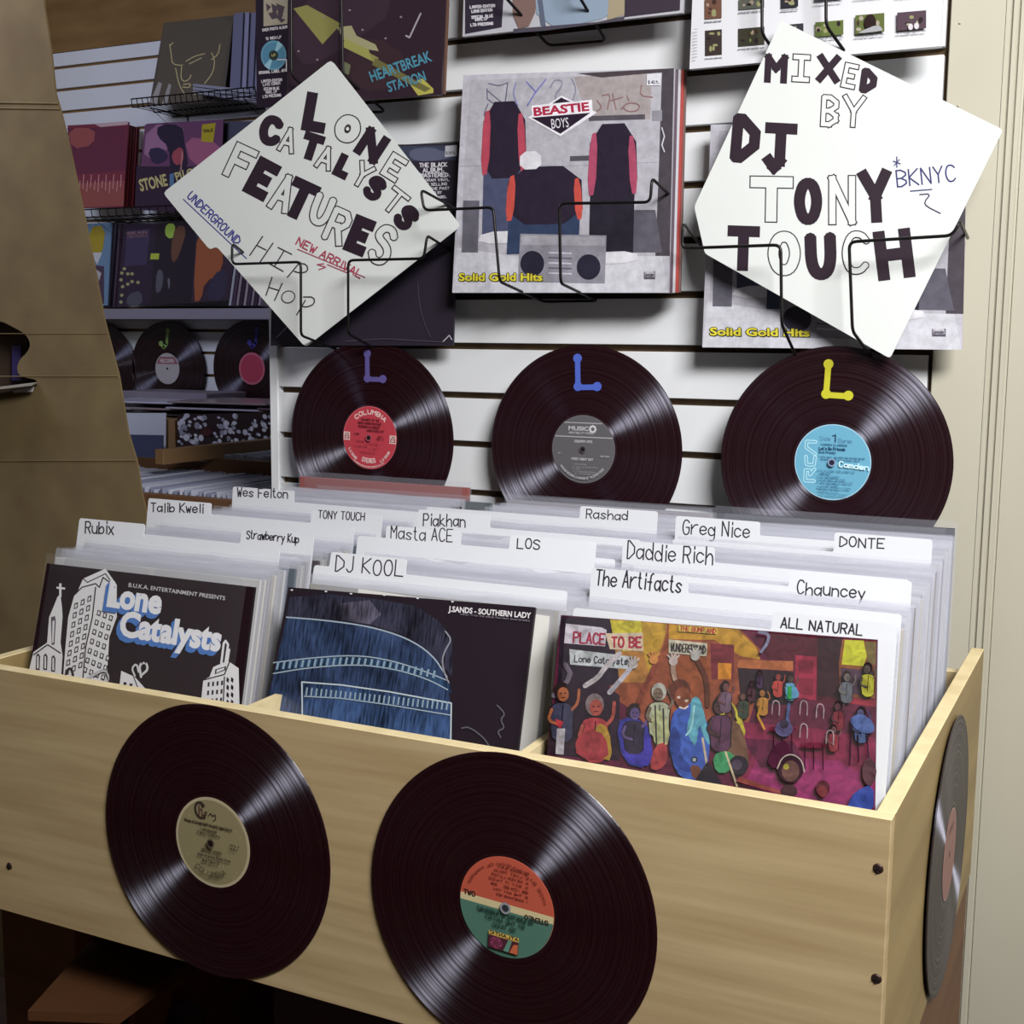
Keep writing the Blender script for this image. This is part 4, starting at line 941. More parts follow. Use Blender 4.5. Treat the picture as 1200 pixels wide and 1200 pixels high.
p.P('1030,370 1070,350 1110,380 1110,415 1060,410', '56689c', 1)
p.P('700,545 830,590 830,600 690,560', '8c4c44'); p.ell(855, 520, 40, 45, '3a2430', n=18); p.ell(855, 528, 27, 32, '6a4c48', n=16); p.ell(842, 515, 9, 9, 'a8a048'); p.ell(850, 590, 26, 20, '4a3438'); p.L('815,520 830,485 860,475 890,495 897,530', 4, 'b8a8a0', 2)
p.ell(953, 580, 22, 24, '5c2c38', n=14); p.ell(953, 590, 15, 18, '7c3c40'); p.ell(1095, 530, 22, 42, '5c4048', n=14); p.P('1030,630 1050,590 1109,565 1109,660 1020,660', '3c50a0', 1)
p.L('760,105 790,110 785,140 765,165', 9, '7c7c94', 1)
p.build('cover_print', PRP, o3)
s = bpy.data.objects.new('clear_sleeve', PLF); COL.objects.link(s); s.parent = o3; a = P3.px(657.5, 721); s.location = (a[0]-.003, a[1]-.313, 0); s.scale = (.99, 1, 1)

# ================================================================ ALBUMS HELD ON THE SLATTED WALL
def wall_album(pl, pts, th, m, label, group=None, z=0):
    o = flat('record_album', pl, [pl.px(*q) for q in pts], th, m, z=z); tag(o, label, 'album', group); return o
def up(pl, L, R, h=.313):
    """jacket outline from its two lower corners, extended up by its height"""
    a, b = pl.px(*L), pl.px(*R); dx, dy = b[0]-a[0], b[1]-a[1]; l = math.hypot(dx, dy); n = (-dy/l*h, dx/l*h)
    return [(a[0]+n[0], a[1]+n[1]), a, b, (b[0]+n[0], b[1]+n[1])]
# dark gatefold at top left with a black information strip
PA = Plane((.1, -.062, .74), 0, .05)
o = flat('record_album', PA, up(PA, (301, 126), (517, 111)), .005, mat('plum_card', '30222c', .4)); tag(o, 'dark album with yellow bands and turquoise title, at the top left of the slatted wall', 'album')
f = PA.px; p = Print(f)
p.P('341,-60 521,-70 516,111 338,123', '33242e'); p.P('299,-60 341,-60 335,124 301,126', '221826')
p.P('343,9 420,-30 470,9 400,58 360,80 343,60', '3c2c38', 1); p.P('400,60 440,40 480,70 470,100 420,110', '3a2a30', 1)
p.P('344,10 360,6 400,28 378,52', '8c8850'); p.P('395,32 412,30 418,42 440,52 444,60 412,55 402,46', 'a09c78'); p.P('404,45 432,58 437,72 402,55', '9c9a58'); p.P('433,62 444,68 438,76', '8c8850')
p.P('480,98 495,92 508,104 508,109 490,112', 'b0aa54'); p.P('403,72 411,76 409,88 400,84', '6c7058'); p.P('440,68 505,104 498,108 436,76', '6c6840')
p.L('493,16 480,44 476,42', 2, 'a09ca4'); 
for x, y in ((410, 12), (425, 35), (452, 45), (350, 60), (372, 70), (470, 20), (380, 20), (460, 80)): p.ell(x, y, 1.6, 1.2, '8c8488', n=6)
p.L('398,-20 398,100', 1.2, '140c14')
p.ftext('HEARTBREAK', (436, 96), (507, 71), 13, '4c8ca4', .02, 0); p.ftext('STATION', (456, 108), (500, 94), 12, '4c8ca4', .02)
p.poly([(309, -10), (338, -12), (337, 28), (309, 31)], '9c9484')
for k in range(12): p.P('%d,%d %d,%d %d,%d' % (312+(k*7) % 22, 4+(k*5) % 20, 318+(k*7) % 20, 8+(k*5) % 20, 313+(k*7) % 20, 14+(k*5) % 14), '4a4048')
p.text('OVER PHOTO ALBUM', (308, 37), (337, 33), 3, .65, 'c8c4ca'); p.text('12 INCH LP', (312, 47), (330, 45), 3, .65, 'c8c4ca')
p.ell(321, 65, 15, 17.5, '5c8ca4', n=30); p.ell(321, 65, 13, 15, '4c7c96', n=30); p.P('321,65 326,48 332,53', '8cb4c4'); p.P('321,65 316,82 310,77', '8cb4c4'); p.ell(321, 65, 5.5, 6, '2c3430', n=14); p.text('LP', (319, 66), (323, 66), 2.5, .7, 'a8a060')
p.L('325,70 336,70 336,84', 1.2, 'c8c4ca', discs=False)
p.text('ORIGINAL LABEL ART', (304, 87), (336, 84), 3, .65, 'c8c4ca'); p.text('LIMITED EDITION', (307, 97), (331, 95), 3, .65, 'c8c4ca'); p.text('LATE COMER', (309, 101), (329, 99), 3, .65, 'c8c4ca'); p.text('OCEAN BLUE', (310, 106), (328, 105), 3, .65, 'c8c4ca'); p.text('VINYL LP', (312, 110), (325, 109), 3, .65, 'c8c4ca'); p.text('LTD PRESSING', (309, 115), (330, 113), 3, .65, 'c8c4ca')
p.build('cover_print', PRG, o)
PA2 = Plane((.1, -.055, .74), 0, .05)
o = flat('record_album', PA2, up(PA2, (307, 125), (521, 110)), .004, mat('brown_card_edge', '6a4c40', .5)); tag(o, 'brown-edged album tucked right behind the dark one at the top left of the wall', 'album')

# black album behind the left-hand sign
PB = Plane((.18, -.040, .37), 0, .04)
o = wall_album(PB, [(323, 172), (317, 405), (531, 405), (537, 168)], .004, mat('slate_black_card', '2c2632', .35), 'black shrink-wrapped album standing behind the left handwritten sign')
p = Print(PB.px); p.P('324,174 536,170 535,188 324,192', '3c4054'); p.P('480,175 505,172 520,178 534,176 534,184 500,190 480,186', '5c6078', 1)
p.poly([(522, 171), (536, 170), (535.5, 183), (521.5, 184)], 'c4c4cc'); p.text('$ 24.98', (523, 181), (534, 180), 3, .7, '6c6878')
for t, a, b, y, h in (('THE BLACK', 492, 524, 196, 5), ('ALBUM.', 496, 520, 202, 5), ('REMASTERED.', 485, 527, 208, 5), ('180 GRAM VINYL', 488, 527, 213, 3.2), ('BEST SELLING', 492, 524, 218, 3.2), ('OF THE PAST', 497, 527, 223, 3.2), ('YEARS BY', 499, 518, 228, 3.2), ('ITS LABEL', 504, 524, 233, 3)): p.text(t, (a, y), (b, y-1), h*.9, 1.1 if h > 4 else .6, 'd0ced6')
p.L('325,395 335,385 340,378', 1, '8c8894'); p.L('490,330 492,360 500,385 505,395', 1.2, '44404e', 2); p.L('520,400 527,393 530,398', 1.2, 'b4b2bc'); p.L('405,400 450,397 520,401', 1, '4c4856')  # glints of the shrink wrap, painted on as pale and grey strokes
p.build('cover_print', PRG, o)
SHR = []
# two copies of the grey cover with a diamond logo; the photographed cover picture is replaced by plain dark and red shapes
PC = Plane((.52, -.062, .61), .03, .05)
C1 = [(543, 88), (530, 343), (783, 343), (790, 80)]
def cover(p):
    p.P('543,88 790,80 783,343 530,343', 'bdbbc6'); p.P('551,94 762,86 780,84 776,315 700,322 536,322', 'b0aeb8')
    p.P('672,90 764,86 762,140 690,140', 'a39a9c'); p.P('676,86 790,80 789,84 762,86 705,91', '4a4248'); p.P('776,81 790,80 785,300 768,300 772,200', '4a444c')
    p.P('536,290 600,300 776,300 783,343 530,343', 'c9c9d2'); p.L('540,195 620,193 660,195 770,190', 1, '9a98a4')
    p.P('543,235 562,235 560,296 541,296', '64626e'); p.P('700,246 768,246 776,296 705,296', '5c5a66'); p.P('690,136 756,134 756,140 690,142', '55505a'); p.P('668,183 700,182 700,188 668,189', '55505a')
    p.P('764,130 776,129 776,142 764,142', '8c8a94')
    for st in ('573,98 585,101 595,97', '571,106 590,122', '571,104 571,120 598,124', '595,98 592,121', '569,132 598,132', '572,122 567,134 570,140 582,140', ): p.L(st, 1.3, '605c74', 1)
    p.L('605,97 601,110 607,124', 1.4, '7c7cb0', 1); p.L('617,96 628,108 640,93', 1.6, '7474b8'); p.L('628,108 618,124', 1.6, '7474b8'); p.L('645,103 650,93 660,95 657,104 651,110 651,120', 1.5, '86849c', 2); p.L('670,92 676,105 671,118', 1.4, '8a8498', 1)
    for st in ('700,118 706,126 700,130', '706,112 716,110 712,128', '718,110 722,128', '716,118 730,114', '735,112 737,118', '752,100 750,112 765,114', '728,128 736,120 750,122 748,130 736,131 730,126'): p.L(st, 1.4, '8c6c6c', 1)
    K, R, J = '2c2434', 'b0485a', '4c506c'
    # plain upright dark blocks with red side bars and slate bases, in the place of the cover picture
    for x0, y0, x1, y1, rc, base in ((563, 120, 618, 208, R, J), (592, 196, 684, 262, 'c05048', '34405c'), (688, 146, 748, 232, 'a84c68', '2a2632')):
        s_ = (y1-y0)*.04
        p.P('%d,%d %d,%d %d,%d %d,%d' % (x0+4, y1-8, x1-4, y1-8-s_, x1-6, y1+(70 if base != '34405c' else 34), x0+2, y1+(72 if base != '34405c' else 36)), base)
        p.P('%d,%d %d,%d %d,%d %d,%d' % (x0+5, y0, x1-3, y0-2, x1, y1, x0, y1+2), K, 1); p.P('%d,%d %d,%d %d,%d %d,%d' % (x0+4, y0+12, x0+13, y0+8, x0+10, y1-4, x0, y1-2), rc, 1); p.P('%d,%d %d,%d %d,%d %d,%d' % (x1-12, y0+14, x1-4, y0+12, x1, y1-6, x1-9, y1-4), rc, 1)
        p.P('%d,%d %d,%d %d,%d %d,%d' % (x0+2, y1+64, x1-2, y1+62, x1, y1+76, x0-4, y1+78) if base != '34405c' else '%d,%d %d,%d %d,%d %d,%d' % (x0+18, y0-18, x0+42, y0-19, x0+43, y0+2, x0+17, y0+3), 'd6d4dc', 1)
    p.P('610,274 711,276 709,332 607,330', '8e8c98'); p.P('612,276 709,278 709,288 611,287', 'a4a2ac')
    for x, y in ((624, 309), (690, 313)): p.ell(x, y, 14, 15, '2a2838', n=24)
    for r in range(5): p.line([(643, 296+r*6), (670, 297+r*6)], 1.6, '5c5a68' if r % 2 else 'c4c2cc')
    # logo and title
    p.P('658,112 700,132 657,160 619,138', 'e4e2ea'); p.P('658,114.5 694,131 657,157 623,138', '2a2030')
    p.P('623,124 694,117 695,132 624,138', 'e8e6ee'); p.ftext('BEASTIE', (626, 136), (691, 129.5), 10, 'a82c48', .04); p.ftext('BOYS', (647, 151), (667, 149), 12, 'e0dee6', .0)
    for dx, dy in ((-.8, 0), (.8, 0), (0, -.8), (0, .8), (.9, .9)): p.ftext('Solid Gold Hits', (538+dx, 329+dy), (636+dx, 329+dy), 9, '2c2820', .03)
    p.ftext('Solid Gold Hits', (538, 329), (636, 329), 9, 'd8cc40', .03)
    p.P('755,318 768,318 768,327 755,327', '5a5662'); p.P('756,320.5 767,320.5 767,324.5 756,324.5', 'c4c2cc'); p.text('PARENTAL', (756, 320), (767, 320), 1.8, .5, 'd8d6dc'); p.text('ADVISORY', (756.5, 324), (766.5, 324), 2.6, .7, '4a4652')
oc = wall_album(PC, C1, .006, mat('pale_cover_card', 'bdbbc6', .4), 'grey album cover with diamond logo, held by the middle wire rack', 'copies of the grey cover with diamond logo')
p = Print(PC.px); cover(p)
p.P('758.5,87 775,86.5 774.5,100 758,100.5', 'dcdce4'); p.text('$ 40.98', (760, 98.5), (773, 98), 3.4, .8, '5a5866'); p.L('776,150 779,160 776,170 779,178', 1.5, 'c8c6d0'); p.build('cover_print', PRN, oc)
for k, (c, t, lab) in enumerate((('5a4c58', .004, 'dark'), ('c4c2ca', .003, 'pale'), ('a84440', .006, 'red-edged'), ('6c5854', .004, 'brown'))):
    zz = -.0065-.0062*k; dx = .003+.0022*k
    q = [PC.px(*c_) for c_ in C1]; q = [(x+dx, y+.001*k) for x, y in q]
    o = flat('record_album', PC, q, t, mat('jacket_'+c, c, .5), z=zz); tag(o, '%s album standing %s behind the middle cover with diamond logo' % (lab, ('directly', 'second', 'third', 'fourth')[k]), 'album')
PD = Plane((.9, -.050, .38), 0, .04)
D1 = [(833, 146), (823, 407), (1127, 408), (1134, 140)]
od = wall_album(PD, D1, .007, mat('pale_cover_card', 'bdbbc6', .4), 'grey album cover with yellow title, mostly hidden behind the right handwritten sign', 'copies of the grey cover with diamond logo')
A0 = [PC.px(*q) for q in C1]; B0 = [PD.px(*q) for q in D1]
def second(x, y):
    u, v = PC.px(x, y); t = (v-A0[1][1])/(A0[0][1]-A0[1][1]); l = A0[1][0]+(A0[0][0]-A0[1][0])*t; r_ = A0[2][0]+(A0[3][0]-A0[2][0])*t; s = (u-l)/(r_-l)
    L_ = B0[1][0]+(B0[0][0]-B0[1][0])*t; R_ = B0[2][0]+(B0[3][0]-B0[2][0])*t; b = B0[1][1]+(B0[2][1]-B0[1][1])*s; tp = B0[0][1]+(B0[3][1]-B0[0][1])*s
    return (L_+(R_-L_)*s, b+(tp-b)*t)
p = Print(second); cover(p); p.build('cover_print', PRN, od)
# shrink-wrapped album at the top centre
PE = Plane((.5, -.055, .82), 0, .05)
o = flat('record_album', PE, up(PE, (542, 43), (800, 15)), .006, mat('pale_album_card', 'b4b4bc', .4)); tag(o, 'pale shrink-wrapped album with blue jeans print at the top centre of the wall', 'album')
p = Print(PE.px); p.P('545,-30 592,-34 588,32 545,40', '322c3a')
for t, y, a, b in (('LIMITED EDITION', 10, 551, 580), ('LONG EDITION', 15, 553, 577), ('SPECIAL BLUE', 22, 553, 578), ('VINYL LP', 25, 557, 572), ('LTD PRESSING', 31, 552, 578)): p.text(t, (a, y), (b, y-2), 3, 1, 'c8c6ce')
p.P('600,-30 632,-30 626,30 602,35', '7c6460', 1); p.P('626,-30 716,-40 722,12 700,26 630,32', '8c9cb0', 1); p.P('630,0 634,30 640,31 636,0', '5c6478'); p.P('716,-40 742,-40 736,16 712,24', 'a0947c'); p.P('733,-42 799,-50 797,12 732,20', '3c3440'); p.P('602,34 700,26 732,19 732,24 640,36 602,39', '4c4854')
p.build('cover_print', PRG, o)
# white album with rows of small photographs, top right
PF = Plane((.87, -.060, .745), 0, .05)
o = flat('record_album', PF, up(PF, (808, 81), (1102, 54)), .008, mat('white_album_card', 'd4d4da', .3)); tag(o, 'white album with rows of small photographs at the top right of the wall', 'album')
p = Print(PF.px)
for x0, y0, x1, y1, c in ((826, 36, 846, 66, '3a3230'), (865, 34, 896, 55, '3c3a30'), (826, 0, 846, 23, '6a4c40'), (866, 0, 896, 12, '5a5c54'), (916, 30, 942, 50, '34343c'), (916, -4, 936, 10, '2c2c34'), (956, 27, 989, 44, '5c6a38'), (1003, 19, 1037, 41, '5a6438'), (1052, 16, 1086, 37, '50404a'), (956, -20, 988, 2, '4c5460'), (1003, -24, 1037, -4, '6a5c50'), (1052, -26, 1086, -6, '4a5040')):
    s_ = .085; q = [(x0, y0), (x1, y0-(x1-x0)*s_), (x1, y1-(x1-x0)*s_), (x0, y1)]; p.poly(q, c)
    rnd = random.Random(x0*7+y0)
    for k in range(7):
        xx = rnd.uniform(x0+3, x1-3); yy = rnd.uniform(y0+3, y1-4)-(xx-x0)*s_; p.ell(xx, yy, rnd.uniform(1.2, 3.4), rnd.uniform(1.2, 3.6), rnd.choice(['8c8c64', 'a09888', '2a2224', '6c7c40', '9c8c7c', '3c2c28']), n=8)
    p.text('photograph caption text', (x0, y1+4), (x1, y1+4-(x1-x0)*s_), 1.6, .5, '8c8c94')
p.ell(1021, 28, 7, 10, '2a1c1c', n=14); p.P('1010,38 1030,30 1036,36 1034,38 1006,41', '9c9ca0', 1); p.ell(1075, 32, 3, 4, 'c8c4c8', n=8); p.ell(1068, 33, 3, 4, 'c8c4c8', n=8)
for k in range(10): p.line([(815, 36+k*3.6), (819, 35.6+k*3.6)], .9, '9c9ca8')
p.build('cover_print', PRG, o)

# ================================================================ HANDWRITTEN SIGNS
PS1 = Plane((.111, -.088, .588), .03, .0); f = PS1.px
o = flat('handwritten_sign', PS1, [f(*q) for q in ((388, 70), (191, 226), (246, 293), (253.5, 288.5), (358, 407), (540, 265))], .0009, SIGNM, round_=.007)
tag(o, 'white diamond-hung card sign with marker lettering on the left of the wall', 'sign')
INK, CARDC = '281826', 'd9dddb'
BL = [('L', 370, 132, 28, 46, 10, 13, 1), ('O', 407.5, 151, 31, 34, 20, 13, 0), ('N', 436, 170.5, 31, 36, 33, 10.5, 1), ('E', 462, 196, 23, 32, 32, 8, 0),
      ('C', 317.5, 153, 27, 36, 12, 10.5, 1), ('A', 337.5, 164, 21, 31, 14, 6.5, 0), ('T', 365.5, 172, 25, 32, 18, 10, 1), ('A', 381.5, 185, 21, 29, 18, 6.5, 0), ('L', 402.5, 195, 18, 28, 26, 9.5, 1), ('Y', 425, 205, 22, 31, 30, 6.5, 0), ('S', 439.5, 220.5, 22, 30, 35, 9, 1), ('T', 463, 236, 26, 31, 38, 6.5, 0), ('S', 476.5, 255, 23, 31, 48, 9.5, 1),
      ('F', 282, 191, 30, 44, 25, 10, 0), ('E', 307, 209.5, 29, 47, 28, 13, 1), ('A', 332, 226, 27, 46, 20, 9, 0), ('T', 352, 234, 34, 47, 25, 12.5, 1), ('U', 377, 246, 27, 40, 22, 10, 0), ('R', 396, 265, 27, 44, 24, 9, 0), ('E', 421.5, 276, 26, 45, 22, 13, 1), ('S', 449, 287, 27, 50, 22, 10, 0)]
def word(rows, f, o, cc):
    q = Print(f, .0002)
    for ch, cx, cy, wd, h, rot, sw, fill in rows: q.block(ch, cx, cy, wd, h, rot, sw, INK, None if fill else cc, 1.35)
    return q
for a_, b_ in ((0, 4), (4, 13), (13, 21)):
    q = word(BL[a_:b_], f, o, CARDC)
    if a_ == 0: q.ell(407.5, 151, 3.6, 3.8, INK, n=12); q.ell(407.5, 151, 2.0, 2.2, CARDC, n=12)
    q.build('marker_word', PRM, o)
for x, y in ((333, 220),): p.P('%f,%f %f,%f %f,%f' % (x-2, y+5, x+3, y-5, x+4, y+5), INK)
p = Print(f, .0002)
BI = '3c3c8c'
p.text('UNDERGROUND', (219, 231), (277, 287), 9.5, 1.6, BI); p.L('215,233.5 289,303', 1.2, BI)
HB = '3a3438'
for st in ('308,277 293,299', '302,288 312,293', '320,285 305,307', '326,290 342,298', '333,294 322,312', '316,309 332,318', '352,307 337,325', '350,308 360,310 361,318 352,320 345,318', '319,325 312,346', '316,337 326,340', '331,332 322,352', '358,352 348,369', '356,348 368,348 369,356 360,360 354,359'): p.L(st, 1.5, HB, 1 if st.count(' ') > 1 else 0)
p.ell(338, 348, 8.5, 7.5, HB, -20); p.ell(338, 348, 7.2, 6.2, CARDC, -20)
RI = 'a8485c'
p.text('NEW ARRIVAL', (347, 286), (422, 326), 9, 1.7, RI); p.L('349,292 428,325', 1.1, RI); p.L('380,309 372,310 382,313 374,316', 1.2, RI); p.L('384,310 408,320', 1.2, RI)
p.build('pen_lettering', PRM, o)

PS2 = Plane((.92, -.082, .588), -.02, .0); f = PS2.px
o = flat('handwritten_sign', PS2, [f(*q) for q in ((915, 24), (813.5, 242), (826, 297), (1004, 398), (1043, 420), (1175.5, 152))], .0009, SIGNM, round_=.004)
tag(o, 'white tilted card sign with big marker capitals on the right of the wall', 'sign')
p = Print(f, .0002)
BL = [('M', 909.5, 80.5, 27, 34, 3, 8, 1), ('ib', 939, 80, 22, 34, 3, 8, 0), ('X', 971, 80.5, 27, 33, 4, 8.5, 1), ('E', 996, 89, 18, 31, 12, 7, 0), ('D', 1018, 95, 20, 30, 8, 8.5, 1),
      ('B', 972.5, 130, 22, 39, 3, 7.5, 0), ('Y', 1000.5, 130.5, 28, 39, 4, 7, 0), ('D', 874, 162.5, 34, 58, 5, 13, 1), ('jb', 914.5, 173.5, 38, 59, 3, 13, 1),
      ('T', 904, 233.5, 52, 55, 1, 15, 0), ('O', 947, 236, 33, 55, 0, 13, 1), ('N', 987, 234.5, 33, 59, 0, 10, 0), ('Y', 1026, 230, 38, 62, -3, 13, 1),
      ('T', 871, 291, 38, 53, 2, 13, 1), ('O', 919, 297, 39, 53, 0, 14, 0), ('U', 962, 300, 37, 56, -2, 14, 1), ('C', 1003, 296, 33, 52, 2, 9, 0), ('H', 1048, 298, 44, 58, -7, 14, 1)]
for a_, b_ in ((0, 5), (5, 7), (7, 9), (9, 13), (13, 18)): word(BL[a_:b_], f, o, CARDC).build('marker_word', PRM, o)
p = Print(f, .0002)
BI = '34346c'
p.text('BKNYC', (1052, 219), (1120, 212), 19, 1.8, BI); p.L('1051,184 1051,196', 1.4, BI); p.L('1047,189 1055,192', 1.4, BI); p.L('1048,194 1054,187', 1.2, BI)
p.L('1067,224 1092,222', 1.4, BI); p.L('1078,228 1091,227 1083,237 1086,242 1102,250', 1.5, '3c3a58', 1)
p.build('pen_lettering', PRM, o)

# ================================================================ WIRE RACKS
def rack(label, pts, r=.0021):
    P = [at(x, y, 1, d) for x, y, d in pts]; c = Vector(P[0]); q = roundoff([v-c for v in P], .009)
    bm = bmesh.new(); tube(bm, q, r, 8); o = link('wire_album_rack', tomesh(bm), WIRE, smooth=True); o.location = c
    tag(o, label, 'wire rack', 'wire album racks on the slatted wall'); return o
F = -.128
rack('bent black wire rack across the left handwritten sign', [(312, 318, -.012), (272, 285, F), (272, 309.5, F), (352.6, 307, F), (352.6, 393, F), (398.5, 411, -.006), (444, 411, -.006), (408, 391, F), (408, 305, F), (496.7, 303, F), (500.5, 276, F), (533, 296, -.012)])
F = -.136
rack('bent black wire rack holding the grey cover with diamond logo', [(566, 262, -.012), (493, 222, -.134), (497, 246.5, -.134), (578, 243, F), (585.5, 330, F), (637, 353.5, -.006), (700, 352.5, -.006), (657, 332, F), (655.5, 238.5, F), (762, 237, F), (764, 209, F), (794, 237, -.012)])
F = -.128
rack('bent black wire rack across the right handwritten sign', [(836, 306, -.012), (800.5, 261, F), (799, 291, F), (915, 287, F), (916, 380, F), (944, 442, -.008), (1036, 437, -.008), (999, 388, F), (995, 283.5, F), (1116, 276, F), (1125, 259, F), (1134, 279, -.012)])
F = -.088
rack('bent black wire rack at the top centre under the pale shrink-wrapped album', [(500, -80, -.01), (510, -60, F), (575, -62, F), (588, -8, F), (643, 53.5, -.006), (710, 48, -.006), (674, -12, F), (668, -66, F), (740, -70, F), (760, -90, -.01)])
rack('bent black wire rack at the top right in front of the white album', [(800, -90, -.01), (810, -60, F), (893, -66, F), (893, 40, F), (938, 100, -.020), (1016, 96, -.020), (968, 30, F), (968, -70, F), (1040, -76, F), (1060, -90, -.01)])
F = -.084
rack('bent black wire rack at the top left in front of the dark album', [(290, -60, -.01), (300, -40, F), (341, -44, F), (341.5, 88, F), (392, 133, -.020), (452, 131, -.020), (402, 88, F), (399, -50, F), (470, -56, F), (500, -70, -.01)])

# ================================================================ TALL CARDBOARD AT THE LEFT
CY = .03
PK = Plane((-.6, CY, .3)); f = PK.px
edge = [(52, 9), (60, 62), (65, 110), (71, 130), (82, 175), (96, 241), (108, 300), (122, 375), (139, 440), (150, 507), (160, 540), (167, 582), (180, 640), (200, 740), (230, 900)]
out = [f(-60, -40), f(-60, 1500)]
e2 = [f(*q) for q in [(47, -60)]+edge]
zb = -.949-.3
outl = [(f(-260, 300)[0], e2[0][1]+.05), (f(-260, 300)[0], zb), (e2[-1][0]+.04, zb)]+list(reversed(e2))
hole = chaikin([f(*q) for q in [(-90, 360), (0, 375.5), (17, 384), (30, 391.5), (36, 403), (32, 413), (24, 420), (19.5, 430), (22, 440), (32, 443), (43, 445), (44, 451), (38, 456), (0, 460), (-90, 474)]], True, 1)
box_e = empty('cardboard_box', (-.6, CY, -.949)); tag(box_e, 'tall brown corrugated cardboard box side with a cut handle hole at the left', 'box')
o = link('front_sheet', tomesh(prism(outl, -.004, 0, [hole])), CORR, matrix=PK.M); o.parent = box_e; o.matrix_parent_inverse = Matrix.Translation(-box_e.location)
bx = lambda n, a, b, m=CORR: boxo(n, a, b, m, box_e, .0005)
L0 = PK.o.x+f(-260, 300)[0]
bx('added_shade_panel', (L0, CY+.075, -.949), (PK.o.x+f(-5, 420)[0], CY+.079, .9), mat('painted_panel_shade', '4c3a30', .8))  # panel added behind the hole, the box's inner shade is in its brown
bx('hole_shade_sheet', (L0, CY+.10, -.949), (PK.o.x+f(52, 60)[0]-.10, CY+.104, .95), mat('painted_hole_shade', '2a1a1c', .8))  # sheet added to hide the far wall, darkness of the hole painted in
# creases: low folded ridges across the sheet
for y0, y1, xr, hh in ((119.5, 121.5, 68, .0035), (126, 128, 70, .003), (391.5, 391, 126, .0016), (441.5, 441, 138, .0022), (541, 539.5, 159, .003)):
    a, b = f(-90, y0), f(xr, y1); bm = bmesh.new()
    tube(bm, [(a[0], a[1], .0001), ((a[0]+b[0])/2, (a[1]+b[1])/2+.0004, .0003), (b[0], b[1], .0001)], hh/2, 6)
    c = link('crease', tomesh(bm), CORR, matrix=PK.M); c.parent = box_e; c.matrix_parent_inverse = Matrix.Translation(-box_e.location)
fl = [at(-120, 480, 1, CY-.001), at(44, 449.5, 1, CY-.001), at(38, 452, 1, CY-.034), at(-120, 470, 1, CY-.06)]
quad_board('handle_flap', fl, .003, mat('pale_flap_card', '8a8274', .8), box_e)
pl = Plane(at(20, 458, 1, CY-.012), 0, 0)
o = flat('paper_scrap', pl, [pl.px(*q) for q in ((14, 457.5), (40, 453), (38, 459), (16, 460.5))], .0008, mat('white_paper_scrap', 'd8d8e0', .5)); tag(o, 'white paper scrap poking out under the handle flap of the cardboard', 'paper')
pl = Plane(at(18, 430, 1, CY+.06), 0, 0)
o = flat('paper_strip', pl, [pl.px(*q) for q in ((14, 405), (24, 405), (24, 446), (14, 446))], .001, mat('violet_paper', '4a4080', .5)); tag(o, 'violet strip seen inside the handle hole of the cardboard', 'paper')

# ================================================================ FAR SIDE OF THE SHOP, SEEN AT THE LEFT
YA = 1.58
NL = ('first', 'second', 'third', 'fourth', 'fifth', 'sixth', 'seventh', 'eighth', 'ninth')
def far_album(y, pts, c, label, art=None, th=.004, group=None, lean=.1, m=None, pm=None):
    a = at(*pts[1], 1, y); pl = Plane(a, 0, lean); o = flat('record_album', pl, [pl.px(*q) for q in pts], th, m or mat('far_'+c, c, .35)); tag(o, label, 'album', group)
    if art: p = Print(pl.px, .0005, 3e-5); art(p); p.build('cover_print', pm or PRG, o)
    return o
def a_face(p):
    G = 'c4b480'
    p.P('192,28 262,20 272,30 255,120 180,124', '5c5448'); 
    for st in ('199,52 201,65 202,75 212,77 214,76', '199,54 203,50', '206,80 210,100 217,111', '213,78 212,92 216,96 222,93 224,88', '214,102 222,103 224,98 215,99', '218,72 228,66 240,63', '222,75 232,70 236,68', '240,98 250,85 252,70 248,62', '248,70 256,64 258,52', '228,111 236,104'): p.L(st, 1.1, G, 1)
    p.P('176,120 186,96 190,98 184,122', 'a09c98'); p.P('190,122 198,98 201,100 196,122', '9c9894'); p.P('235,104 238,112 242,110 240,103', 'b8b4b0')
far_album(YA, [(192, 27), (175, 124), (262, 118), (274, 18)], '544c44', 'grey album with gold line drawing on the upper far wire shelf', a_face, lean=.25)
far_album(YA+.03, [(262, 20), (240, 120), (268, 118), (280, 20)], '44201e', 'dark red album edge behind the gold line album', lean=.2)
for k, (x, c) in enumerate(((274, '6c6c84'), (281, '8c8ca4'), (289, '74748c'), (297, '8888a0'))):
    far_album(YA+.02+.01*k, [(x, 16), (x-5, 108), (x+7, 107), (x+11, 14)], c, 'silvery wrapped album standing edge on, %s from the left on the far upper shelf' % NL[k], group='edge-on wrapped albums on the far upper shelf')
for k in range(3):
    pl = Plane(at(225, 100+5*k, 1, YA-.05)); q = [pl.px(*s) for s in ((226, 98+k*4), (226, 101+k*4), (300, 110+k*5), (300, 106+k*5))]
    o = flat('record_album', pl, q, .09, mat('far_silver_sleeve', '8c8c9c', .3)); tag(o, 'flat silvery sleeve lying %s from the top on the far upper wire shelf' % NL[k], 'album', 'flat sleeves on the far upper shelf')
def a_red(p):
    p.P('80,147 150,144 145,242 98,244', '7c3444'); p.P('79,150 148,148 147,200 88,205', '6a3046'); p.P('80,150 112,150 110,170 84,175', '9c5454', 1); p.P('92,215 146,212 145,241 98,243', '94504c'); p.P('110,145 150,142 150,146 118,149', 'c4a8ac')
    for k in range(12): x = 93+k*4.4; p.L('%f,%f %f,%f' % (x, 226-(k*5) % 8, x+1, 212-(k*7) % 14), 1, 'c49090')
far_album(YA, [(79, 147), (97, 244), (144, 243), (151, 143)], '6a3044', 'crimson album at the left of the far middle wire shelf', a_red)
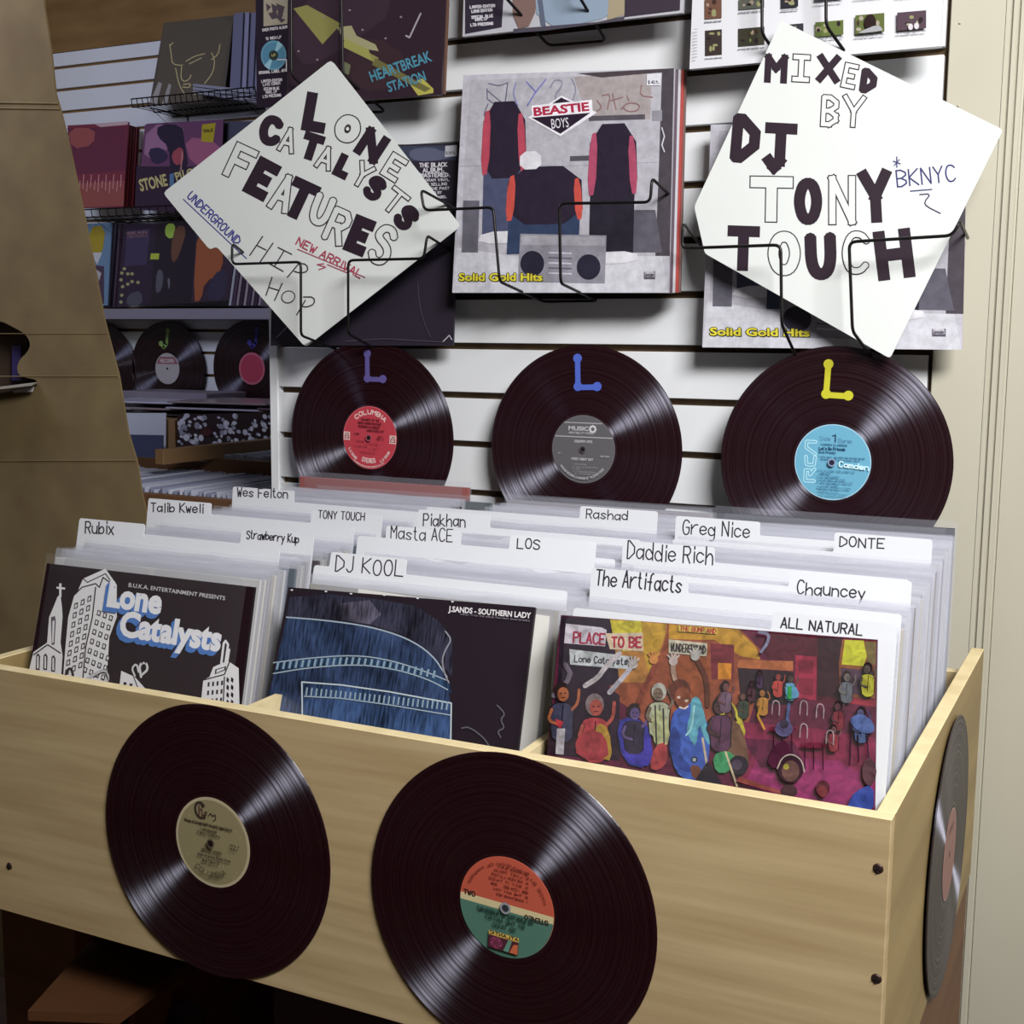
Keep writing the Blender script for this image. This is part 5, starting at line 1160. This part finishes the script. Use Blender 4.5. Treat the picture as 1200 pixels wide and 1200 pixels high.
for k in range(5):
    far_album(YA+.012*(k+1), [(146+3*k, 145+k), (140+3.4*k, 243), (145+3.4*k, 243), (151+3*k, 146+k)], ['5c1c24', '7a2c30', '4c181e', '6c262c', '44161a'][k], 'dark red album edge, %s to the right of the crimson album on the far shelf' % NL[k], group='dark red album edges on the far middle shelf')
def a_tree(p):
    p.P('170,146 262,140 258,250 160,246', '6c4464'); p.P('172,146 220,146 205,170 168,192', '9c7090', 1); p.P('215,160 258,165 256,195 225,195', 'a4607c', 1); p.P('160,195 258,195 258,250 158,246', '38283c')
    p.P('185,146 214,146 216,165 222,200 200,205 198,172 184,160', '30283c', 1); p.P('172,175 190,172 200,186 180,195', '38304a', 1); p.P('200,180 214,170 216,190 205,195', 'a04c58', 1); p.L('214,178 212,200', 1.4, 'c08480')
    p.ftext('STONE', (165, 224), (197, 217), 14, 'c8bc80', .03); p.ftext('PI', (207, 212), (214, 210), 10, 'c8bc80', .03); p.ftext('LOTS', (215, 209), (240, 204), 10, 'c8bc80', .03); p.P('199,204 204,203 204,217 199,219', '5c7ca0')
    p.P('237,146 253,144 250,167 236,166', 'b0a030'); p.text('SALE', (239, 155), (250, 154), 3, 1, '4c4420')
far_album(YA, [(172, 145), (158, 245), (254, 250), (262, 140)], '5c3c54', 'violet album with pale title words on the far middle shelf', a_tree)
far_album(YA+.03, [(257, 142), (252, 240), (300, 240), (300, 142)], '4a4c5c', 'slate wrapped album right of the violet one on the far middle shelf')
far_album(YA, [(96, 262), (108, 358), (126, 358), (131, 261)], '6c88a4', 'pale blue album with yellow figure next to the cardboard on the lower far shelf', lambda p: (p.P('104,266 124,264 120,300 108,300', 'a89430', 1), p.P('106,296 120,296 114,310', 'c8c8cc'), p.P('104,310 122,312 122,356 110,356', '4c3c50'), p.P('113,316 119,320 116,330', 'b8b0b4')))
for k in range(6): far_album(YA+.01*(k+1), [(129+2.6*k, 262), (121+2.8*k, 360), (125+2.8*k, 360), (133+2.6*k, 262)], ['3c3448', '5c5468', '2c2434', '6c5c70', '4c3444', '3a2c3c'][k], 'thin dark album edge, %s right of the pale blue album with yellow figure' % NL[k], group='thin album edges on the lower far shelf')
def a_pp(p):
    p.P('145,262 184,262 176,356 138,360', '34283c'); p.P('149,270 176,268 172,310 146,312', '443a58'); p.text('MORE MUSIC', (149, 275), (173, 273), 2.6, .8, '8c6c70'); p.text('FOR PEOPLE', (150, 279), (173, 277), 2.4, .7, '7c5c60')
    for x, y in ((146, 315), (143, 320), (150, 321), (155, 321), (142, 328), (144, 336), (155, 330), (162, 331), (143, 346), (142, 354), (150, 333)): p.ell(x, y, 2.2, 2, 'a0a074', n=7)
    p.P('150,345 166,340 168,358 148,359', '50505c', 1)
far_album(YA, [(145, 262), (137, 360), (176, 357), (184, 262)], '34283c', 'dark violet album with small pale dots on the lower far shelf', a_pp)
def a_st(p):
    p.P('184,262 232,258 226,355 176,358', '2c2430'); p.P('195,262 206,262 204,278 198,280 193,274', 'a0c050', 1); p.P('177,297 187,297 186,304 176,304', 'b4c048'); p.P('206,264 220,266 210,300 202,310 200,290', '6c4c3c', 1); p.P('184,315 192,318 190,340 182,345', '5a5864', 1); p.P('196,325 200,328 198,342', '6c6a78', 1)
far_album(YA, [(184, 262), (176, 358), (226, 355), (232, 258)], '2c2430', 'black album with lime price stickers on the lower far shelf', a_st)
far_album(YA, [(231, 258), (224, 355), (268, 352), (278, 275)], '3c2c3c', 'dark album with an orange shape on the lower far shelf', lambda p: (p.P('232,262 260,270 262,320 240,330 236,352 226,354', 'a05c3c', 1), p.P('250,320 268,315 264,352 240,352', '3c384c', 1)))
for k in range(9):
    far_album(YA+.006*k, [(276+4.3*k, 300), (268+4.3*k, 358), (270.6+4.3*k, 358), (278.6+4.3*k, 300)], ['a4a4ac', '4c3c50', '94848c', '3a2a3c', 'a09098', '44344a', '8c7c88', '3c2c40', '948490'][k], 'album edge, %s from the left at the right end of the lower far shelf' % NL[k], group='edge-on albums at the end of the lower far shelf', th=.2 if k == 0 else .1)

def wire_shelf(label, L, R, depth, y=FY):
    """grid shelf: front edge from pixel L to pixel R"""
    a, b = at(*L, 1, y-depth), at(*R, 1, y-depth); z = (a.z+b.z)/2; n = 22; bm = bmesh.new(); c = Vector((a.x, y, z))
    for d in (.01, depth*.5, depth): tube(bm, [Vector((a.x, y-d, z))-c, Vector((b.x, y-d, z))-c], .0022, 6)
    tube(bm, [Vector((a.x, y-depth-.004, z+.025))-c, Vector((b.x, y-depth-.004, z+.025))-c], .0022, 6)
    for i in range(n+1): x = a.x+(b.x-a.x)*i/n; tube(bm, [Vector((x, y-.003, z+.003))-c, Vector((x, y-depth, z+.003))-c, Vector((x, y-depth-.004, z+.025))-c], .0016, 5)
    o = link('wire_shelf', tomesh(bm), WIRE); o.location = c; tag(o, label, 'shelf', 'far wire shelves')
    for t in (.12, .88):
        x = a.x+(b.x-a.x)*t; bm = bmesh.new(); q = [Vector((0, -.003, -.003)), Vector((0, -depth*.9, -.003)), Vector((0, -.003, -.09)), Vector((0, -.003, -.003))]
        tube(bm, q, .0026, 6); s = link('bracket', tomesh(bm), WIRE, o); s.location = (x-c.x, 0, 0)
wire_shelf('upper far wire shelf under the gold line album', (155, 122), (300, 116), .20)
wire_shelf('middle far wire shelf under the crimson and violet albums', (80, 250), (300, 252), .20)
a, b = at(60, 362, 1, YA-.04), at(360, 360, 1, YA-.04)
o = boxo('wall_shelf', (a.x, YA-.03, a.z-.035), (b.x, FY-.003, a.z), mat('grey_shelf', '84808c', .5)); tag(o, 'grey shelf lip on the far wall above the far records', 'shelf')

for px, lab, ch, lc, cc in ((119, 'far record half hidden behind the cardboard edge', None, 'a83848', None), (196.5, 'far record with grey white label and green letter J', ('J', '8cb060', (-.026, .070), .055, -8), 'aaa4a4', 'g'), (295.5, 'far record with red label and dark blue letter J', ('J', '44409c', (-.010, .070), .055, -8), 'b04058', 'r')):
    c = at(px, 432, 1, FY-.02); pl = Plane((c.x, FY-.02, c.z))
    def art(p, cc=cc):
        if cc == 'g': p.ell(0, 0, .0499, .0499, 'b4aeae'); p.P('-.045,.015 .045,.015 .03,.038 -.03,.038', '946068'); p.text('RECORD', (-.028, .02), (.028, .02), .01, .002, 'd8d0d0', sy=1); p.ell(0, 0, .004, .004, '1a1014')
        else: p.ell(0, 0, .0499, .0499, 'bc6478'); p.ell(0, 0, .044, .044, 'ac3c54')
    record(pl, 0, lc, lab, 'far wall records', art=art, letter=ch, scale=1.07)
# flat pile of sleeves and a grey board lying below the far records
Y1 = 1.45
a, b = at(140, 468, 1, Y1), at(242, 460, 1, Y1)
o = boxo('grey_board', (a.x, Y1, at(190, 470, 1, Y1).z), (b.x, Y1+.2, at(190, 459.5, 1, Y1).z), mat('grey_board', '7c7480', .6), bev=.002); tag(o, 'short grey board lying on the sleeves below the far records', 'board')
rnd = random.Random(5)
ztops = at(200, 470, 1, 1.35).z
pile_z0 = at(200, 487, 1, 1.30).z
for k in range(8):
    z = pile_z0+.0062*k; x0 = at(120, 478, 1, 1.3).x; 
    o = boxo('record_album', (x0+.32*(k % 3)+rnd.uniform(-.02, .02), 1.24+rnd.uniform(0, .05), z), (x0+.32*(k % 3)+.315+rnd.uniform(0, .02), 1.55, z+.0055), mat('pile_%d' % (k % 4), ['a8a4b4', '5c4c58', 'b4b4c4', '8c7c80'][k % 4], .25)); o.rotation_euler.z = rnd.uniform(-.12, .12)
    tag(o, 'glossy wrapped sleeve lying flat in the pile below the far records', 'album', 'flat pile of sleeves below the far records')
WF = mat('far_pine', '8c6c48', .6); WF2 = mat('far_pine_dark', '6c4c34', .6)
zc = pile_z0-.004
xw = at(120, 480, 1, 1.24).x
counter = empty('display_bin', (xw, 1.22, -.949)); tag(counter, 'far pine record bin below the flat pile of sleeves', 'record bin')
def cb2(n, a, b, m=WF): return boxo(n, a, b, m, counter, .001)
cb2('top_board', (xw, 1.22, zc-.012), (.6, 1.66, zc-.001)); cb2('front_panel', (xw, 1.235, -.949), (.6, 1.25, zc-.0125), WF2)
xp = at(202, 500, 1, 1.2)
cb2('post', (at(197, 500, 1, 1.2).x, 1.19, -.949), (at(207.5, 500, 1, 1.2).x, 1.2195, zc))
def bin_card(pts, y, c, lab, cat, art=None):
    a = at(*pts[1], 1, y); pl = Plane(a); o = flat('record_album' if cat == 'album' else 'divider_card', pl, [pl.px(*q) for q in pts], .003, mat('far_'+c, c, .5)); tag(o, lab, cat)
    if art: p = Print(pl.px, .0005, 3e-5); art(p); p.build('cover_print', PRG, o)
bin_card([(140, 484), (140, 545), (194, 545), (194.5, 484)], 1.18, 'c4c8d4', 'blank white card standing left of the far pine post', 'divider card')
bin_card([(140, 509), (140, 560), (190, 560), (191, 510)], 1.14, '444a68', 'slate blue album in front of the blank white far card', 'album')
def a_flo(p):
    p.P('208,487 330,484 330,530 208,530', '2a1c24'); rnd = random.Random(9)
    for k in range(120):
        x = rnd.uniform(210, 325); y = rnd.uniform(487, 520); s = rnd.uniform(1.2, 3.4)
        if 236 < x < 252 and y > 500 and rnd.random() < .8: continue
        p.ell(x, y, s*1.3, s, rnd.choice(['c8c8d4', 'b8b8c8', 'd0d0da', '9494a4']), rnd.uniform(0, 90), n=7)
    p.ell(243, 506, 7, 5, '4a2028', n=10)
bin_card([(208, 486), (208, 540), (330, 540), (330, 483)], 1.16, '2a1c24', 'black album with white blossom print right of the far pine post', 'album', a_flo)
# two long trays of sleeves facing sideways
def tray(label, px_list, zt_, n, xr, railm, group, y0, y1, x0, x1):
    t = empty('record_tray', (x0, y0, zt_-.3)); tag(t, label, 'record bin')
    boxo('front_rail', (x0-.02, y0-.02, zt_-.22), (x1, y0-.003, zt_-.006), railm, t); boxo('side_rail', (x0-.02, y0-.002, zt_-.22), (x0-.004, y1, zt_+.004), railm, t); boxo('back_rail', (x0-.02, y1+.001, zt_-.22), (x1, y1+.016, zt_+.02), railm, t)
    boxo('support', (x0, y0+.05, -.949), (x1-.05, y1-.05, zt_-.31), WF2, t); boxo('tray_floor', (x0-.02, y0-.02, zt_-.308), (x1, y1+.016, zt_-.301), WF2, t)
    me = {}
    for k in range(n):
        x = x0+(x1-x0)*(k+.5)/n; c = rng.choice(['b4b8cc', 'a4a8c0', 'c0c4d4', '9498b0', '8488a0', 'b8bccc'])
        if c not in me:
            bm = bmesh.new(); box(bm, -.002, 0, 0, .002, .315, .298, bev=.0005); m_ = tomesh(bm, 'sleeve'); m_.materials.append(mat('tray_'+c, c, .25)); me[c] = m_
        for j in range(int((y1-y0)/.325)):
            o = bpy.data.objects.new('record_album', me[c]); COL.objects.link(o); o.location = (x, y0+.003+j*.325+rng.uniform(0, .006), zt_-.3+rng.uniform(0, .006)); o.rotation_euler.y = rng.uniform(-.012, .012)
            tag(o, 'pale sleeve filed edge on in the %s tray left of the slatted wall' % group, 'album', 'sleeves in the %s far tray' % group)
tray('rear far wooden tray of pale sleeves left of the slatted wall', None, .125, 44, None, WF2, 'rear', .50, 1.16, -.56, -.12)
tray('nearer far wooden tray of pale sleeves left of the slatted wall', None, .09, 60, None, WF2, 'nearer', .15, .48, -.80, -.09)
a, b = at(190, 527, 2, .15), at(313, 508, 2, .15)
o = boxo('wooden_rail', (a.x-.012, a.y, .118), (a.x+.012, b.y+.1, .15), WF); o.rotation_euler.z = -.03
tag(o, 'pine rail lying across the far trays of sleeves', 'rail')
